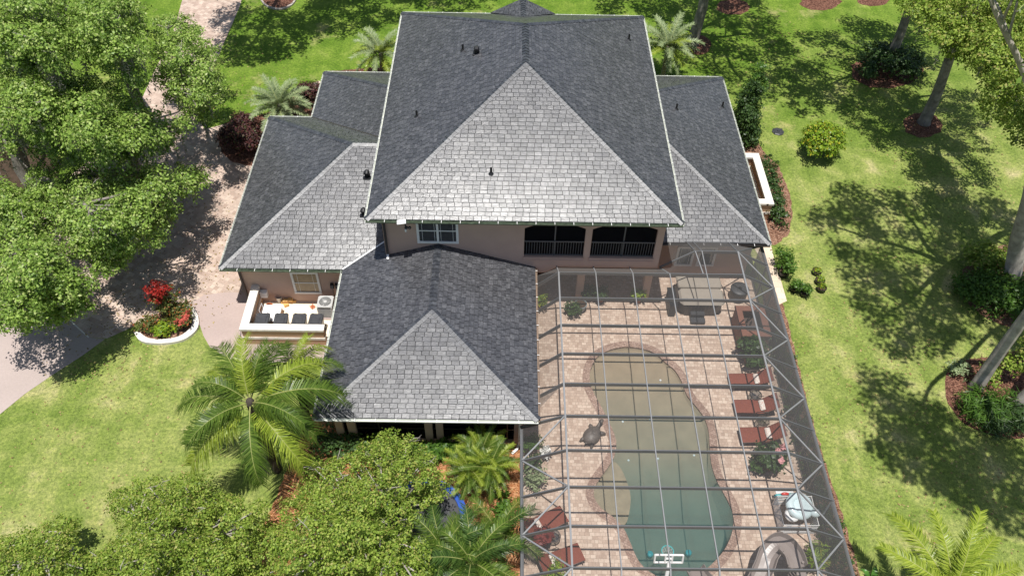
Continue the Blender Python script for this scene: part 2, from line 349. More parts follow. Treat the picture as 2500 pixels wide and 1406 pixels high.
MT.update(
 grass=grass(), mulch_red=chips('red_mulch', (0.070,0.032,0.024),(0.165,0.075,0.052),(0.36,0.19,0.13)),
 mulch_orange=chips('orange_mulch', (0.28,0.11,0.045),(0.46,0.20,0.09),(0.66,0.37,0.20)),
 mulch_brown=chips('brown_mulch', (0.12,0.06,0.04),(0.27,0.14,0.09),(0.44,0.28,0.20)),
 dirt=plain('soil_with_leaf_shade',(0.055,0.038,0.026),0.95,0.1,0.35,2.0,0.6,18),  # real soil, its colour darkened to stand in for leaf shade
 paver=pavers('drive_paver',(0.38,0.28,0.225),(0.47,0.36,0.295),(0.56,0.45,0.37),0.24,0.45,(0.36,0.29,0.25)),
 deck=pavers('deck_paver',(0.42,0.305,0.235),(0.53,0.40,0.315),(0.64,0.51,0.41),0.155,0.02,(0.36,0.27,0.21),0.16),
 path=pavers('path_stone',(0.52,0.41,0.31),(0.60,0.49,0.38),(0.68,0.57,0.45),0.40,0.02,(0.45,0.36,0.28),0.15),
 coping=pavers('coping_brick',(0.27,0.17,0.13),(0.36,0.24,0.185),(0.44,0.31,0.25),0.10,0.5,(0.2,0.14,0.11),0.2),
 concrete=concrete('drive_concrete',(0.40,0.33,0.30)), pad=concrete('pad_concrete',(0.40,0.315,0.285)), cream=concrete('cream_slab',(0.78,0.68,0.54),0.06),
 curb=plain('white_curb',(0.66,0.62,0.56),0.75,0.3,0.14,4.0,0.2),
 stucco=plain('pink_stucco',(0.52,0.365,0.295),0.85,0.2,0.05,1.2,0.25,60),
 tan=plain('tan_stucco',(0.47,0.305,0.195),0.85,0.2,0.06,1.2,0.25,60),
 soffit=plain('soffit',(0.5,0.46,0.42),0.7), white=plain('white_paint',(0.78,0.77,0.75),0.45,0.4,0.04),
 gutter=plain('white_gutter',(0.66,0.68,0.62),0.4,0.5,0.08,3.0), gutter_brown=plain('brown_gutter',(0.23,0.17,0.13),0.45,0.4,0.2,5.0), gutter_green=plain('mossy_gutter',(0.10,0.13,0.085),0.5,0.4,0.5,7.0),
 bronze=plain('dark_bronze',(0.035,0.03,0.028),0.4,0.5), black=plain('black_plastic',(0.014,0.014,0.015),0.35,0.5),
 room=plain('shade_toned_room',(0.035,0.03,0.027),0.9,0.1), glass=plain('window_glass',(0.03,0.035,0.04),0.06,0.6), amber=plain('window_blind',(0.33,0.24,0.14),0.3,0.5,0.15,8),  # room walls near black: indoor shade is painted into the colour
 shingle=shingle_mat('slate_shingle',(0.052,0.053,0.058),(0.064,0.065,0.071),(0.080,0.081,0.087)),
 cap=shingle_mat('hip_shingle',(0.03,0.033,0.04),(0.045,0.048,0.056),(0.06,0.064,0.072),0.42),
 under=plain('felt_and_butt_shade',(0.012,0.012,0.013),0.95,0.05),  # black felt, also painted on shingle edges as their shade
 alu=plain('cage_aluminium_shaded',(0.095,0.097,0.10),0.38,0.5,0.06,2.0), alu_dark=plain('cage_aluminium_lit',(0.20,0.203,0.207),0.4,0.5,0.06,2.0),  # one aluminium, two tones: beams hold side shade, purlins hold top light
 screen=screen_mat(), dscreen=dark_screen_mat(), water=water_mat(),
 shell=plain('pool_plaster',(0.34,0.25,0.165),0.8,0.2,0.10,1.5), shelf=plain('pool_shelf',(0.33,0.25,0.165),0.8,0.2,0.14,2.5),
 red=plain('brick_red_canvas',(0.205,0.062,0.042),0.85,0.15,0.1,9,0.2,120), steel=plain('brown_frame',(0.09,0.065,0.055),0.4,0.5),
 taupe=plain('tub_cover',(0.31,0.27,0.225),0.7,0.3,0.05,3), tubside=plain('tub_shell',(0.075,0.062,0.055),0.5,0.4),
 charcoal=plain('charcoal_plastic',(0.045,0.046,0.05),0.5,0.4), terracotta=plain('bar_terracotta',(0.20,0.088,0.06),0.7,0.25,0.1,3),
 slide=plain('taupe_plastic',(0.27,0.225,0.205),0.35,0.5,0.05,2), pvc=plain('white_pvc',(0.80,0.79,0.78),0.3,0.5,0.03),
 aqua=plain('turquoise_plastic',(0.06,0.50,0.52),0.35,0.5,0.06), blue=plain('blue_vinyl',(0.02,0.07,0.33),0.35,0.5,0.1), mat_black=plain('trampoline_mat',(0.05,0.05,0.055),0.7),
 palewhite=plain('pale_blue_vinyl',(0.62,0.74,0.76),0.25,0.6,0.08,3), redtoy=plain('red_plastic',(0.55,0.03,0.02),0.35,0.5),
 bark=plain('grey_bark',(0.22,0.195,0.175),0.95,0.1,0.45,3.0,0.9,12), bark_pale=plain('pale_bark',(0.36,0.325,0.29),0.9,0.1,0.35,3.0,0.7,14), bark_dark=plain('dark_bark',(0.085,0.07,0.058),0.95,0.1,0.4,3.0,0.9,10),
 turtle=plain('turtle_bronze',(0.10,0.082,0.07),0.5,0.5,0.35,7,0.5,14), turquoise=plain('glazed_pot',(0.17,0.20,0.21),0.4,0.5,0.2,5), clay=plain('clay_pot',(0.26,0.10,0.06),0.8,0.2),
 wood=plain('yellow_block',(0.62,0.36,0.13),0.8,0.2,0.15,5), copper=plain('copper_hose',(0.50,0.17,0.08),0.5,0.4), acgrey=plain('ac_cabinet',(0.42,0.42,0.41),0.45,0.4,0.04), grille=plain('ac_grille',(0.10,0.10,0.10),0.5,0.4),
 coral=plain('coral_petal',(0.42,0.085,0.06),0.6,0.2), banana=plain('banana_leaf',(0.06,0.15,0.02),0.4,0.4,0.15,3), redleafpot=leafmat('crimson_leaf',(0.07,0.015,0.014),(0.16,0.03,0.03),(0.27,0.06,0.05),0.25,0.5), palm_d=leafmat('palm_leaf_dark',(0.02,0.05,0.012),(0.05,0.10,0.02),(0.10,0.17,0.035),0.3,0.35), litter=leafmat('dry_leaf',(0.10,0.06,0.03),(0.24,0.16,0.07),(0.42,0.33,0.15),0.1,0.8), soil=plain('pot_soil',(0.07,0.045,0.03),0.95,0.1,0.4,14,0.6,40), pinkflower=plain('pink_petal',(0.62,0.30,0.30),0.6,0.2), redflower=plain('red_petal',(0.55,0.02,0.025),0.6,0.2,0.3,9), whiteflower=plain('white_petal',(0.75,0.74,0.70),0.6,0.2),
 oak=leafmat('oak_leaf',(0.060,0.115,0.020),(0.175,0.300,0.050),(0.36,0.50,0.105),0.36,0.42,(0.46,0.52,0.20)),
 oak_y=leafmat('oak_leaf_bright',(0.050,0.105,0.012),(0.180,0.290,0.034),(0.40,0.50,0.095),0.4,0.5,(0.36,0.33,0.10)),
 bush_y=leafmat('yellow_green_leaf',(0.055,0.115,0.010),(0.16,0.28,0.022),(0.32,0.45,0.04),0.35,0.4,(0.40,0.33,0.03)),
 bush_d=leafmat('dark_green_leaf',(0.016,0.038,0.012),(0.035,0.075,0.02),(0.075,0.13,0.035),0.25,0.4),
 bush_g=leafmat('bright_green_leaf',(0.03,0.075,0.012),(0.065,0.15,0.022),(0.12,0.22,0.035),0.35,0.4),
 plum=leafmat('plum_leaf',(0.018,0.010,0.012),(0.055,0.020,0.022),(0.12,0.04,0.038),0.2,0.5,(0.07,0.09,0.03)),
 flower_leaf=leafmat('flowering_leaf',(0.04,0.06,0.015),(0.10,0.13,0.03),(0.19,0.20,0.05),0.3,0.5,(0.50,0.10,0.045)),
 red_leaf=leafmat('red_bloom',(0.10,0.010,0.008),(0.24,0.014,0.012),(0.42,0.03,0.025),0.3,0.5),
 palm=leafmat('palm_leaf',(0.035,0.075,0.012),(0.085,0.155,0.022),(0.17,0.25,0.042),0.38,0.35), palm_y=leafmat('palm_leaf_bright',(0.12,0.19,0.016),(0.25,0.33,0.035),(0.38,0.45,0.07),0.35,0.35),
 palm_s=leafmat('palm_leaf_silver',(0.13,0.19,0.08),(0.23,0.30,0.14),(0.36,0.42,0.24),0.25,0.45), rachis=plain('palm_rib',(0.26,0.27,0.09),0.6,0.3),
 moss=leafmat('spanish_moss_strand',(0.10,0.10,0.075),(0.18,0.18,0.14),(0.28,0.27,0.22),0.2,0.9),
)
# ---------------------------------------------------------------- ground, paving, beds
def ragged(poly, step=0.22, amp=0.05):
    out = []
    for i in range(len(poly)):
        a = Vector(poly[i]); b = Vector(poly[(i+1)%len(poly)]); k = max(1, int((b-a).length/step)); k = min(k, 80)
        for j in range(k): p = a.lerp(b, j/k); out.append((p.x+random.uniform(-amp,amp), p.y+random.uniform(-amp,amp)))
    return out
def sheet(name, poly, z, mat, kind='structure', n=0, thick=0.0):
    mb = MB()
    if n: poly = spline(poly, n, True)
    if 'mulch' in name or 'soil' in name: poly = ragged(poly)
    if thick: mb.prism(poly, z-thick, z)
    else:
        ar = sum(poly[i][0]*poly[(i+1)%len(poly)][1]-poly[(i+1)%len(poly)][0]*poly[i][1] for i in range(len(poly)))
        if ar < 0: poly = poly[::-1]
        mb.add([(x,y,z) for x,y in poly], [tuple(range(len(poly)))])
    o = mb.build(name, MT[mat]); o['kind'] = kind; return o
def px(L, z=0.0): return [atxy(u, v, z) for u, v in L]
def ell(u, v, ru, rv, n=22, jit=0.08):
    return px([(u+ru*(1+random.uniform(-jit,jit))*math.cos(a), v+rv*(1+random.uniform(-jit,jit))*math.sin(a)) for a in [2*math.pi*k/n for k in range(n)]])
# pool outline at deck level
POOL_PX = [(1538,846),(1510,848),(1482,856),(1456,872),(1441,900),(1438,930),(1447,958),(1464,989),(1480,1020),(1497,1057),(1503,1082),(1500,1106),(1494,1122),
 (1480,1144),(1461,1170),(1448,1196),(1451,1219),(1467,1242),(1493,1261),(1519,1287),(1535,1320),(1551,1358),(1566,1380),(1590,1400),(1630,1416),(1680,1412),(1725,1390),
 (1763,1352),(1783,1317),(1791,1287),(1791,1258),(1783,1232),(1766,1200),(1750,1170),(1738,1132),(1734,1092),(1732,1057),(1723,1025),(1705,997),(1679,966),(1665,931),(1648,903),(1626,885),(1605,866),(1578,853)]
pool = spline(px(POOL_PX), 3, True)
DECK_Z = 0.02
deck_out = [(0.78,-15.6),(12.70,-15.6),(12.70,2.9),(7.0,2.9),(7.0,5.0),(0.9,5.0),(0.9,-7.3),(0.78,-7.3)]
def holed_sheet(name, outer, hole, z, mat):
    """flat sheet with one hole: outer ring bridged to the hole and triangulated"""
    import bmesh
    bm = bmesh.new()
    a = [bm.verts.new((x,y,z)) for x,y in outer]; b = [bm.verts.new((x,y,z)) for x,y in hole]
    es = [bm.edges.new((L[i], L[(i+1)%len(L)])) for L in (a,b) for i in range(len(L))]
    bmesh.ops.triangle_fill(bm, use_beauty=True, use_dissolve=False, edges=es, normal=(0,0,1))
    for f in bm.faces:
        if f.normal.z < 0: f.normal_flip()
    me = bpy.data.meshes.new(name); bm.to_mesh(me); bm.free(); me.materials.append(MT[mat])
    o = link(name, me); o['kind'] = 'structure'; return o
big = [(-600,-300),(600,-300),(600,900),(-600,900)]
holed_sheet('lawn', big, offset_poly(pool, 0.35), 0.0, 'grass')
cope_in = offset_poly(pool, -0.03); cope_out = offset_poly(pool, 0.30)
holed_sheet('pool_deck', deck_out, cope_out, DECK_Z, 'deck')
mb = MB(); ring_strip(mb, cope_in, cope_out, -0.05, DECK_Z+0.012)
o = mb.build('pool_coping', MT['coping']); o['kind'] = 'structure'
# pool basin: shallow olive end, sloping floor, deep end; the tanning shelf is a raised slab
def depth(x, y):
    t = min(1, max(0, (-3.0-y)/4.8)); s = min(1, max(0, (-7.4-y)/2.6)); return 0.24+t*0.42+s*0.95
mb = MB(); n = len(pool); nx_, ny_ = 34, 62
gx0, gx1, gy0, gy1 = 2.6, 10.6, -14.4, -1.2
vs = [(gx0+(gx1-gx0)*i/nx_, gy0+(gy1-gy0)*j/ny_) for j in range(ny_+1) for i in range(nx_+1)]
mb.add([(x,y,-depth(x,y)) for x,y in vs], [(j*(nx_+1)+i,j*(nx_+1)+i+1,(j+1)*(nx_+1)+i+1,(j+1)*(nx_+1)+i) for j in range(ny_) for i in range(nx_)])
o = mb.build('pool_floor', MT['shell'], None, True); o['kind'] = 'structure'
mb = MB(); mb.add([(x,y,-0.03) for x,y in pool]+[(x,y,-2.3) for x,y in pool], [(i,(i+1)%n,n+(i+1)%n,n+i) for i in range(n)])
o = mb.build('pool_side', MT['shell'], None, True); o['kind'] = 'structure'
# tanning shelf
shelf = px([(1497,1124),(1516,1141),(1532,1177),(1540,1210),(1537,1248),(1526,1278),(1500,1270),(1470,1250),(1446,1225),(1440,1196),(1452,1172),(1476,1142)], -0.3)
sheet('tanning_shelf', shelf, -0.36, 'shelf', n=3, thick=0.5)
# water body: closed volume, top slightly below the deck
WZ = -0.10
mb = MB(); wp = offset_poly(pool, -0.012); n = len(wp)
vs = [(x, y, WZ) for x, y in wp]; fs = [tuple(range(n))]
ar = sum(wp[i][0]*wp[(i+1)%n][1]-wp[(i+1)%n][0]*wp[i][1] for i in range(n))
if ar < 0: fs = [f[::-1] for f in fs]
vs += [(x, y, -2.2) for x, y in wp]; bt = tuple(range(2*n-1, n-1, -1)); fs.append(bt if ar > 0 else bt[::-1])
for i in range(n):
    j = (i+1) % n; q = (n+i, n+j, j, i); fs.append(q if ar > 0 else q[::-1])
me = bpy.data.meshes.new('pool_water'); me.from_pydata(vs, [], fs); me.materials.append(MT['water'])
o = link('pool_water', me); o['kind'] = 'structure'
# driveway and pads
sheet('paver_driveway', px([(462,-60),(600,-60),(588,10),(566,62),(545,110),(528,150),(508,205),(492,260),(490,300),(500,316),(546,304),(572,292),(640,300),(700,420),(700,735),(603,716),(560,713),(500,720),(462,742),(420,770),(330,795),(262,826),(217,824),(153,766),(60,690),(60,560),(170,430),(300,330),(348,238),(372,185),(420,90)]), 0.004, 'paver')
sheet('concrete_driveway', px([(153,766),(217,824),(256,828),(200,869),(130,914),(60,962),(0,1011),(-120,1110),(-420,1330),(-520,900),(-60,740),(60,690)]), 0.008, 'concrete')
mb = MB(); a = at(153,766); b = at(217,824); mb.beam((a.x,a.y,0.0),(b.x,b.y,0.0),0.06,0.03)
o = mb.build('driveway_joint', MT['curb']); o['kind'] = 'structure'
sheet('utility_pad', px([(462,742),(500,720),(560,713),(603,716),(880,700),(840,890),(690,884),(620,886),(560,876),(513,848),(497,820),(484,782)]), 0.008, 'pad')
sheet('enclosure_slab', [(-12.0,-1.9),(-7.9,-1.9),(-7.9,0.7),(-12.0,0.7)], 0.02, 'cream')
sheet('stone_path', px([(1836,596),(1882,598),(1890,635),(1908,690),(1921,735),(1897,746),(1866,650)]), 0.012, 'path')
sheet('rear_mulch_bed', px([(742,1010),(1290,1010),(1290,1500),(640,1520),(640,1290),(668,1230),(690,1170),(728,1092)]), 0.012, 'mulch_orange')
sheet('side_mulch_strip', px([(1880,700),(1912,742),(1928,800),(1946,880),(1966,960),(1994,1060),(2030,1170),(2066,1290),(2100,1400),(2140,1500),(2040,1500),(1990,1280),(1905,960),(1860,720)]), 0.008, 'mulch_brown')
sheet('corner_mulch_bed', px([(1780,330),(1845,338),(1866,372),(1900,405),(1926,465),(1936,525),(1926,572),(1893,598),(1830,590)]), 0.008, 'mulch_brown')
sheet('front_mulch_bed', px([(535,345),(575,298),(640,280),(690,262),(712,236),(780,203),(800,175),(950,165),(950,330),(700,420),(612,405),(570,398),(541,372)]), 0.012, 'mulch_red')
sheet('north_mulch_bed', px([(845,180),(870,168),(960,165),(980,185),(900,200)]), 0.016, 'mulch_red')
sheet('oak_mulch_bed', px([(2352,660),(2346,700),(2366,742),(2420,782),(2500,800),(2590,740),(2590,620),(2480,590),(2395,630)]), 0.008, 'mulch_brown', n=3)
sheet('twin_oak_mulch_bed', px([(2330,888),(2306,930),(2316,985),(2352,1032),(2420,1062),(2510,1068),(2640,1000),(2560,860),(2420,870)]), 0.008, 'mulch_red', n=3)
for u, v, a, b in ((1704,112,32,24),(1790,18,42,19),(2002,4,50,22),(2253,306,48,30),(2163,172,86,46),(2130,2,40,14)):
    sheet('tree_mulch_ring', ell(u, v, a, b), 0.008, 'mulch_red')
sheet('stone_ring_bed', ell(680,-8,44,32), 0.008, 'mulch_red')
sheet('bare_soil_patch', ell(0,420,150,80), 0.016, 'dirt', n=3)
sheet('flower_bed', px([(338,812),(360,828),(400,830),(440,822),(470,800),(475,776),(462,756),(440,744),(400,760),(350,790)]), 0.05, 'mulch_brown', n=3)
# ---------------------------------------------------------------- the house
house = root('house', 'two storey pink stucco house under dark slate hip roofs, with a screened pavilion in front', 'house', (0.8, 6.0, 0.0))
S = 0.55
XL, XR, YB, zU, tU = -6.052, 7.724, 17.102, 6.362, 0.502
gX, gF, gB, zL, tL = -13.268, 0.211, 11.772, 2.90, 0.487
g2X, g2B = -10.906, 16.237
rX, rF, rB = 12.872, 2.314, 16.338
lL, lR, lF, tP = -7.554, 1.438, -7.868, 0.325
def arch_wall(mb, x0, x1, zbot, ztop, rise, y0, y1, zcap, mi=0, n=14):
    """spandrel above an opening whose head is a shallow arch"""
    pts = []
    for k in range(n+1):
        t = k/n; pts.append((x0+(x1-x0)*t, ztop-rise*(2*t-1)**2))
    for i in range(n):
        a, b = pts[i], pts[i+1]
        mb.quad((a[0],y0,a[1]),(b[0],y0,b[1]),(b[0],y0,zcap),(a[0],y0,zcap),mi)
        mb.quad((a[0],y1,a[1]),(b[0],y1,b[1]),(b[0],y0,b[1]),(a[0],y0,a[1]),mi)
    return pts
# walls of the main block
mb = MB(); wx0, wx1, wy0, wy1 = XL+S, XR-S, S, YB-S
O1, O2 = (0.87, 3.62), (3.92, 6.86); SILL, HEAD, RISE, ZW = 3.60, 5.80, 0.36, 6.20
mb.box(wx0, O1[0], wy0, wy0+0.3, 0, ZW); mb.box(O1[1], O2[0], wy0, wy0+0.3, 2.55, ZW); mb.box(O2[1], wx1, wy0, wy0+0.3, 2.55, ZW)
for o_ in (O1, O2):
    mb.box(o_[0], o_[1], wy0, wy0+0.3, 2.55, SILL); arch_wall(mb, o_[0], o_[1], SILL, HEAD, RISE, wy0, wy0+0.3, ZW)
mb.box(wx0, wx0+0.3, wy0+0.3, wy1, 0, ZW); mb.box(wx1-0.3, wx1, wy0+0.3, wy1, 2.55, ZW); mb.box(wx0, wx1, wy1, wy1+0.3, 0, ZW)
mb.box(wx0+0.3, wx1-0.3, wy0+0.3, wy1, 2.55, 2.70)
mb.box(7.0, wx1, 5.0, wy1, 0, 2.55)
mb.build('upper_wall', MT['stucco'], house)
mb = MB()   # recess of the balcony and covered patio beneath, shade put into the wall colour
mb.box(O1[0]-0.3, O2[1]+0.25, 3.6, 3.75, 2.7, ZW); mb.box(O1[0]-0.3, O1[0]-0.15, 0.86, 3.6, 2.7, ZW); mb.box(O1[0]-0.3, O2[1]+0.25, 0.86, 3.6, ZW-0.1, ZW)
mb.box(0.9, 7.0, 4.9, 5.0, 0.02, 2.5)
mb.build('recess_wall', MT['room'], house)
for x in (1.25, 3.72, 7.0): mb = MB(); mb.box(x-0.18, x+0.18, 1.05, 1.41, 0.02, 2.55); mb.build('patio_column', MT['stucco'], house)
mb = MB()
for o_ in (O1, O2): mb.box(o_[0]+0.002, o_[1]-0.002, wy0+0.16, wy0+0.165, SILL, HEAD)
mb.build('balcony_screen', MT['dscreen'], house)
for o_ in (O1, O2):
    mb = MB(); w_ = o_[1]-o_[0]
    mb.box(o_[0], o_[1], wy0+0.06, wy0+0.10, SILL+0.92, SILL+0.98); mb.box(o_[0], o_[1], wy0+0.06, wy0+0.10, SILL+0.08, SILL+0.12)
    k = int(w_/0.115)
    for i in range(1, k): x = o_[0]+w_*i/k; mb.box(x-0.011, x+0.011, wy0+0.068, wy0+0.092, SILL+0.12, SILL+0.92)
    mb.build('balcony_railing', MT['alu'], house)
    mb = MB(); xm = (o_[0]+o_[1])/2+0.02; mb.box(xm-0.03, xm+0.03, wy0+0.11, wy0+0.16, SILL, HEAD-0.01); mb.build('mullion', MT['alu'], house)
    mb = MB(); mb.box(o_[0]-0.03, o_[1]+0.04, wy0-0.07, wy0-0.002, SILL-0.02, SILL+0.03); mb.box(o_[0]-0.03, o_[1]+0.04, wy0-0.045, wy0-0.002, SILL-0.22, SILL-0.02)
    mb.box(o_[0]-0.01, o_[1]+0.02, wy0-0.075, wy0-0.046, SILL-0.14, SILL-0.11)
    mb.build('sill', MT['stucco'], house)
# lower walls
mb = MB(); mb.box(gX+S, XL+S, gF+0.49, gB-S, 0, 2.72); mb.box(g2X+S, XL+S, gB-S, g2B-S, 0, 2.72); mb.build('garage_wall', MT['stucco'], house)
mb = MB(); mb.box(XR-S+0.003, rX-S, rF+S, rB-S, 0, 2.72); mb.build('east_wall', MT['stucco'], house)
mb = MB()   # pavilion: piers, knee wall, header
px0, px1, py0 = lL+S, lR-S, lF+S
for x0_, x1_ in ((px0,px0+0.32),(px0+0.5,px0+0.85),(-3.27,-2.95),(-2.8,-2.5),(px1-0.4,px1)): mb.box(x0_, x1_, py0, py0+0.3, 0.3, 2.45)
mb.box(px0, px1, py0, py0+0.3, 2.45, 2.74); mb.box(px0, px1, py0-0.02, py0+0.3, 0, 0.3)
mb.box(px0, px0+0.3, py0+0.3, gF+0.49, 0, 2.74)
for y0_ in (py0+0.3, -3.6, -0.3): mb.box(px1-0.3, px1, y0_, y0_+0.5, 0.3, 2.45)
mb.box(px1-0.3, px1, py0+0.3, 0.54, 2.45, 2.74); mb.box(px1-0.3, px1, py0+0.3, 0.54, 0, 0.3)
mb.build('pavilion_wall', MT['stucco'], house)
mb = MB(); mb.box(px0+0.32, px1-0.3, py0+0.15, py0+0.155, 0.3, 2.45); mb.box(px1-0.16, px1-0.155, py0+0.3, 0.5, 0.3, 2.45)
mb.build('pavilion_screen', MT['dscreen'], house)
mb = MB()
for x in (-5.2, -1.0, 0.2): mb.box(x-0.025, x+0.025, py0+0.09, py0+0.14, 0.3, 2.45)
mb.box(px0+0.85, px1-0.4, py0+0.10, py0+0.135, 1.1, 1.15)
mb.build('pavilion_mullion', MT['bronze'], house)
mb = MB(); mb.box(px0+0.3, px1-0.3, py0+0.3, 0.5, 0.02, 0.05); mb.box(px0+0.31, px1-0.31, -0.2, -0.1, 0.05, 2.4); mb.build('pavilion_floor', MT['room'], house)  # floor and back sheet, interior shade painted in as near black
# ------------------------------------------------ roofs laid with single shingles
def clip(poly, quad_):
    out = list(quad_); n = len(poly)
    for i in range(n):
        a = poly[i]; b = poly[(i+1)%n]; inp = out; out = []
        if not inp: return []
        def side(p): return (b[0]-a[0])*(p[1]-a[1])-(b[1]-a[1])*(p[0]-a[0])
        for k in range(len(inp)):
            p = inp[k]; q = inp[(k+1)%len(inp)]; sp_, sq = side(p), side(q)
            if sp_ >= 0: out.append(p)
            if (sp_ > 0 and sq < 0) or (sp_ < 0 and sq > 0):
                t = sp_/(sp_-sq); out.append((p[0]+t*(q[0]-p[0]), p[1]+t*(q[1]-p[1])))
    return out
CH = 0.205
def lay(mb, deckmb, pts):
    P = [Vector(p) for p in pts]; s_ = (P[1]-P[0]).normalized(); nrm = None
    for k in range(2, len(P)):
        c = s_.cross(P[k]-P[0])
        if c.length > 1e-3: nrm = c.normalized(); break
    if nrm.z < 0: nrm = -nrm
    t_ = nrm.cross(s_)
    flat = [((p-P[0]).dot(s_), (p-P[0]).dot(t_)) for p in P]
    ar = sum(flat[i][0]*flat[(i+1)%len(flat)][1]-flat[(i+1)%len(flat)][0]*flat[i][1] for i in range(len(flat)))
    if ar < 0: flat = flat[::-1]
    deckmb.add(P if nrm.dot((P[1]-P[0]).cross(P[2]-P[1])) > 0 else P[::-1], [tuple(range(len(P)))])
    tm = max(f[1] for f in flat); s0 = min(f[0] for f in flat); s1 = max(f[0] for f in flat)
    k = 0
    while k*CH < tm:
        t0 = k*CH; t1 = min(t0+CH+0.02, tm+0.001); x = s0-(0.165 if k % 2 else 0.33)-random.uniform(0, 0.05)
        while x < s1:
            w_ = random.choice((0.29,0.32,0.33,0.33,0.34,0.37)); g_ = 0.011
            jt = random.uniform(-0.005, 0.005) if k else 0
            xa, xb, tb, cb = x+g_, x+w_-g_, t0+jt, 0.021; x += w_
            l0 = 0.033+random.uniform(-0.002,0.003); l1 = 0.017; tw = random.uniform(-0.0022,0.0022); xm_ = (xa+xb)/2
            def up_(f):
                if f[1] < tb+cb-1e-5: return l0-0.019*(1-max(0,f[1]-tb)/cb)
                return l0+(l1-l0)*min(1,max(0,(f[1]-tb)/CH))+tw*(f[0]-xm_)/0.17
            whole = clip(flat, [(xa,tb),(xb,tb),(xb,t1),(xa,t1)])
            if len(whole) < 3: continue
            b0 = len(mb.v); m_ = len(whole)
            mb.add([P[0]+s_*f[0]+t_*f[1]+nrm*max(0.003,up_(f)) for f in whole]+[P[0]+s_*f[0]+t_*f[1]+nrm*0.001 for f in whole], [])
            mb.f += [(b0+i+m_, b0+(i+1)%m_+m_, b0+(i+1)%m_, b0+i) for i in range(m_)]; mb.m += [1]*m_  # edge faces take the black tone: shade painted on the butts
            q1 = clip(flat, [(xa,tb+cb),(xb,tb+cb),(xb,t1),(xa,t1)]); q2 = clip(flat, [(xa+0.006,tb),(xb-0.006,tb),(xb,tb+cb-2e-5),(xa,tb+cb-2e-5)])
            for q in (q1, q2):
                if len(q) >= 3: mb.add([P[0]+s_*f[0]+t_*f[1]+nrm*(max(0.003,up_(f))+0.0004) for f in q], [tuple(range(len(q)))])
        k += 1
    return P, nrm
def caps(mb, p, q, n1, n2, wide=0.16, step=0.235):
    p = Vector(p); q = Vector(q); d = (q-p); L = d.length; d.normalize()
    a = d.cross(n1); b = d.cross(n2)
    if a.z > 0: a = -a
    if b.z > 0: b = -b
    if a.dot(b) > 0.98: b = -b
    ns = (n1+n2).normalized(); k = 0
    while k*step < L:
        x0 = k*step; x1 = min(L, x0+step+0.04); l0 = 0.052; l1 = 0.028
        wj = wide*random.uniform(0.95,1.05)
        A0 = p+d*x0; A1 = p+d*x1
        for sd_, nn in ((a, n1), (b, n2)):
            c0 = A0+ns*l0*1.15; c1 = A1+ns*l1*1.15; e0 = A0+sd_*wj+nn*l0; e1 = A1+sd_*wj+nn*l1
            f0 = A0+sd_*wj+nn*0.012; f1 = A1+sd_*wj+nn*0.012; g0 = A0+ns*0.01
            vs = [c0,e0,e1,c1,f0,f1,g0]
            top = (0,1,2,3)
            if (e0-c0).cross(c1-c0).dot(nn) < 0: top = top[::-1]
            b0 = len(mb.v); mb.add(vs, [top]); mb.f += [(b0+1,b0+4,b0+5,b0+2),(b0,b0+6,b0+4,b0+1)]; mb.m += [1,1]  # cap butts painted black for shade, like the shingle edges
        k += 1
def gutter(mb, p, q, out, front=0):
    """open K-style trough along an eave"""
    p = Vector(p); q = Vector(q); out = Vector(out); z = Vector((0,0,1))
    prof = [(0.0,-0.015),(0.0,-0.13),(0.085,-0.13),(0.125,-0.06),(0.125,-0.005),(0.105,-0.005),(0.105,-0.055),(0.075,-0.11),(0.015,-0.11),(0.015,-0.015)]
    m_ = len(prof); gw = 1.0 if abs(out.y) > 0.5 else 0.62; vs = [p+out*(a*gw+0.006)+z*b for a,b in prof]+[q+out*(a*gw+0.006)+z*b for a,b in prof]
    mb.add(vs, [(i,(i+1)%m_,m_+(i+1)%m_,m_+i) for i in range(m_)]+[tuple(range(m_-1,-1,-1)), tuple(range(m_,2*m_))], front)
    d = (q-p); L = d.length; d.normalize(); k = 1
    while k*0.82 < L-0.1:
        c = p+d*(k*0.82)
        mb.beam(c+out*0.0+z*0.004, c+out*0.145*gw+z*0.004, 0.022, 0.014, 1); mb.beam(c+out*0.141*gw+z*0.004, c+out*0.141*gw-z*0.03, 0.024, 0.012, 1, (1,0.3,0)); k += 1
def fascia(mb, poly, z0, z1):
    mb.prism(poly, z0, z1)
def roofgroup(name, facets, ridges, eaves, soffit_poly, soffit_z, gmats):
    mb, dk, cp = MB(), MB(), MB(); N = []
    for f in facets: N.append(lay(mb, dk, f)[1])
    r = mb.build(name, [MT['shingle'], MT['under']], house)
    o = dk.build('roof_deck', MT['under'], r)
    for a, b, i, j in ridges: cp = MB(); caps(cp, a, b, N[i], N[j]); cp.build('hip_cap', [MT['cap'], MT['under']], r)
    for k, (a, b, od) in enumerate(eaves):
        g = MB(); gutter(g, a, b, od); g.build('gutter', [MT[gmats[k]], MT['white']], r)
    if not soffit_poly: return r
    g = MB()
    for poly in soffit_poly: fascia(g, poly, soffit_z-0.17, soffit_z-0.012)
    g.build('soffit', MT['soffit'], r)
    return r
def zz(z, k, d): return z+k*d
xm = (XL+XR)/2; hw = (XR-XL)/2; zr = zU+tU*hw; ya, yb = hw, YB-hw
A, B_, C_, D_ = (XL,0,zU), (XR,0,zU), (XR,YB,zU), (XL,YB,zU); E1, E2 = (xm,ya,zr), (xm,yb,zr)
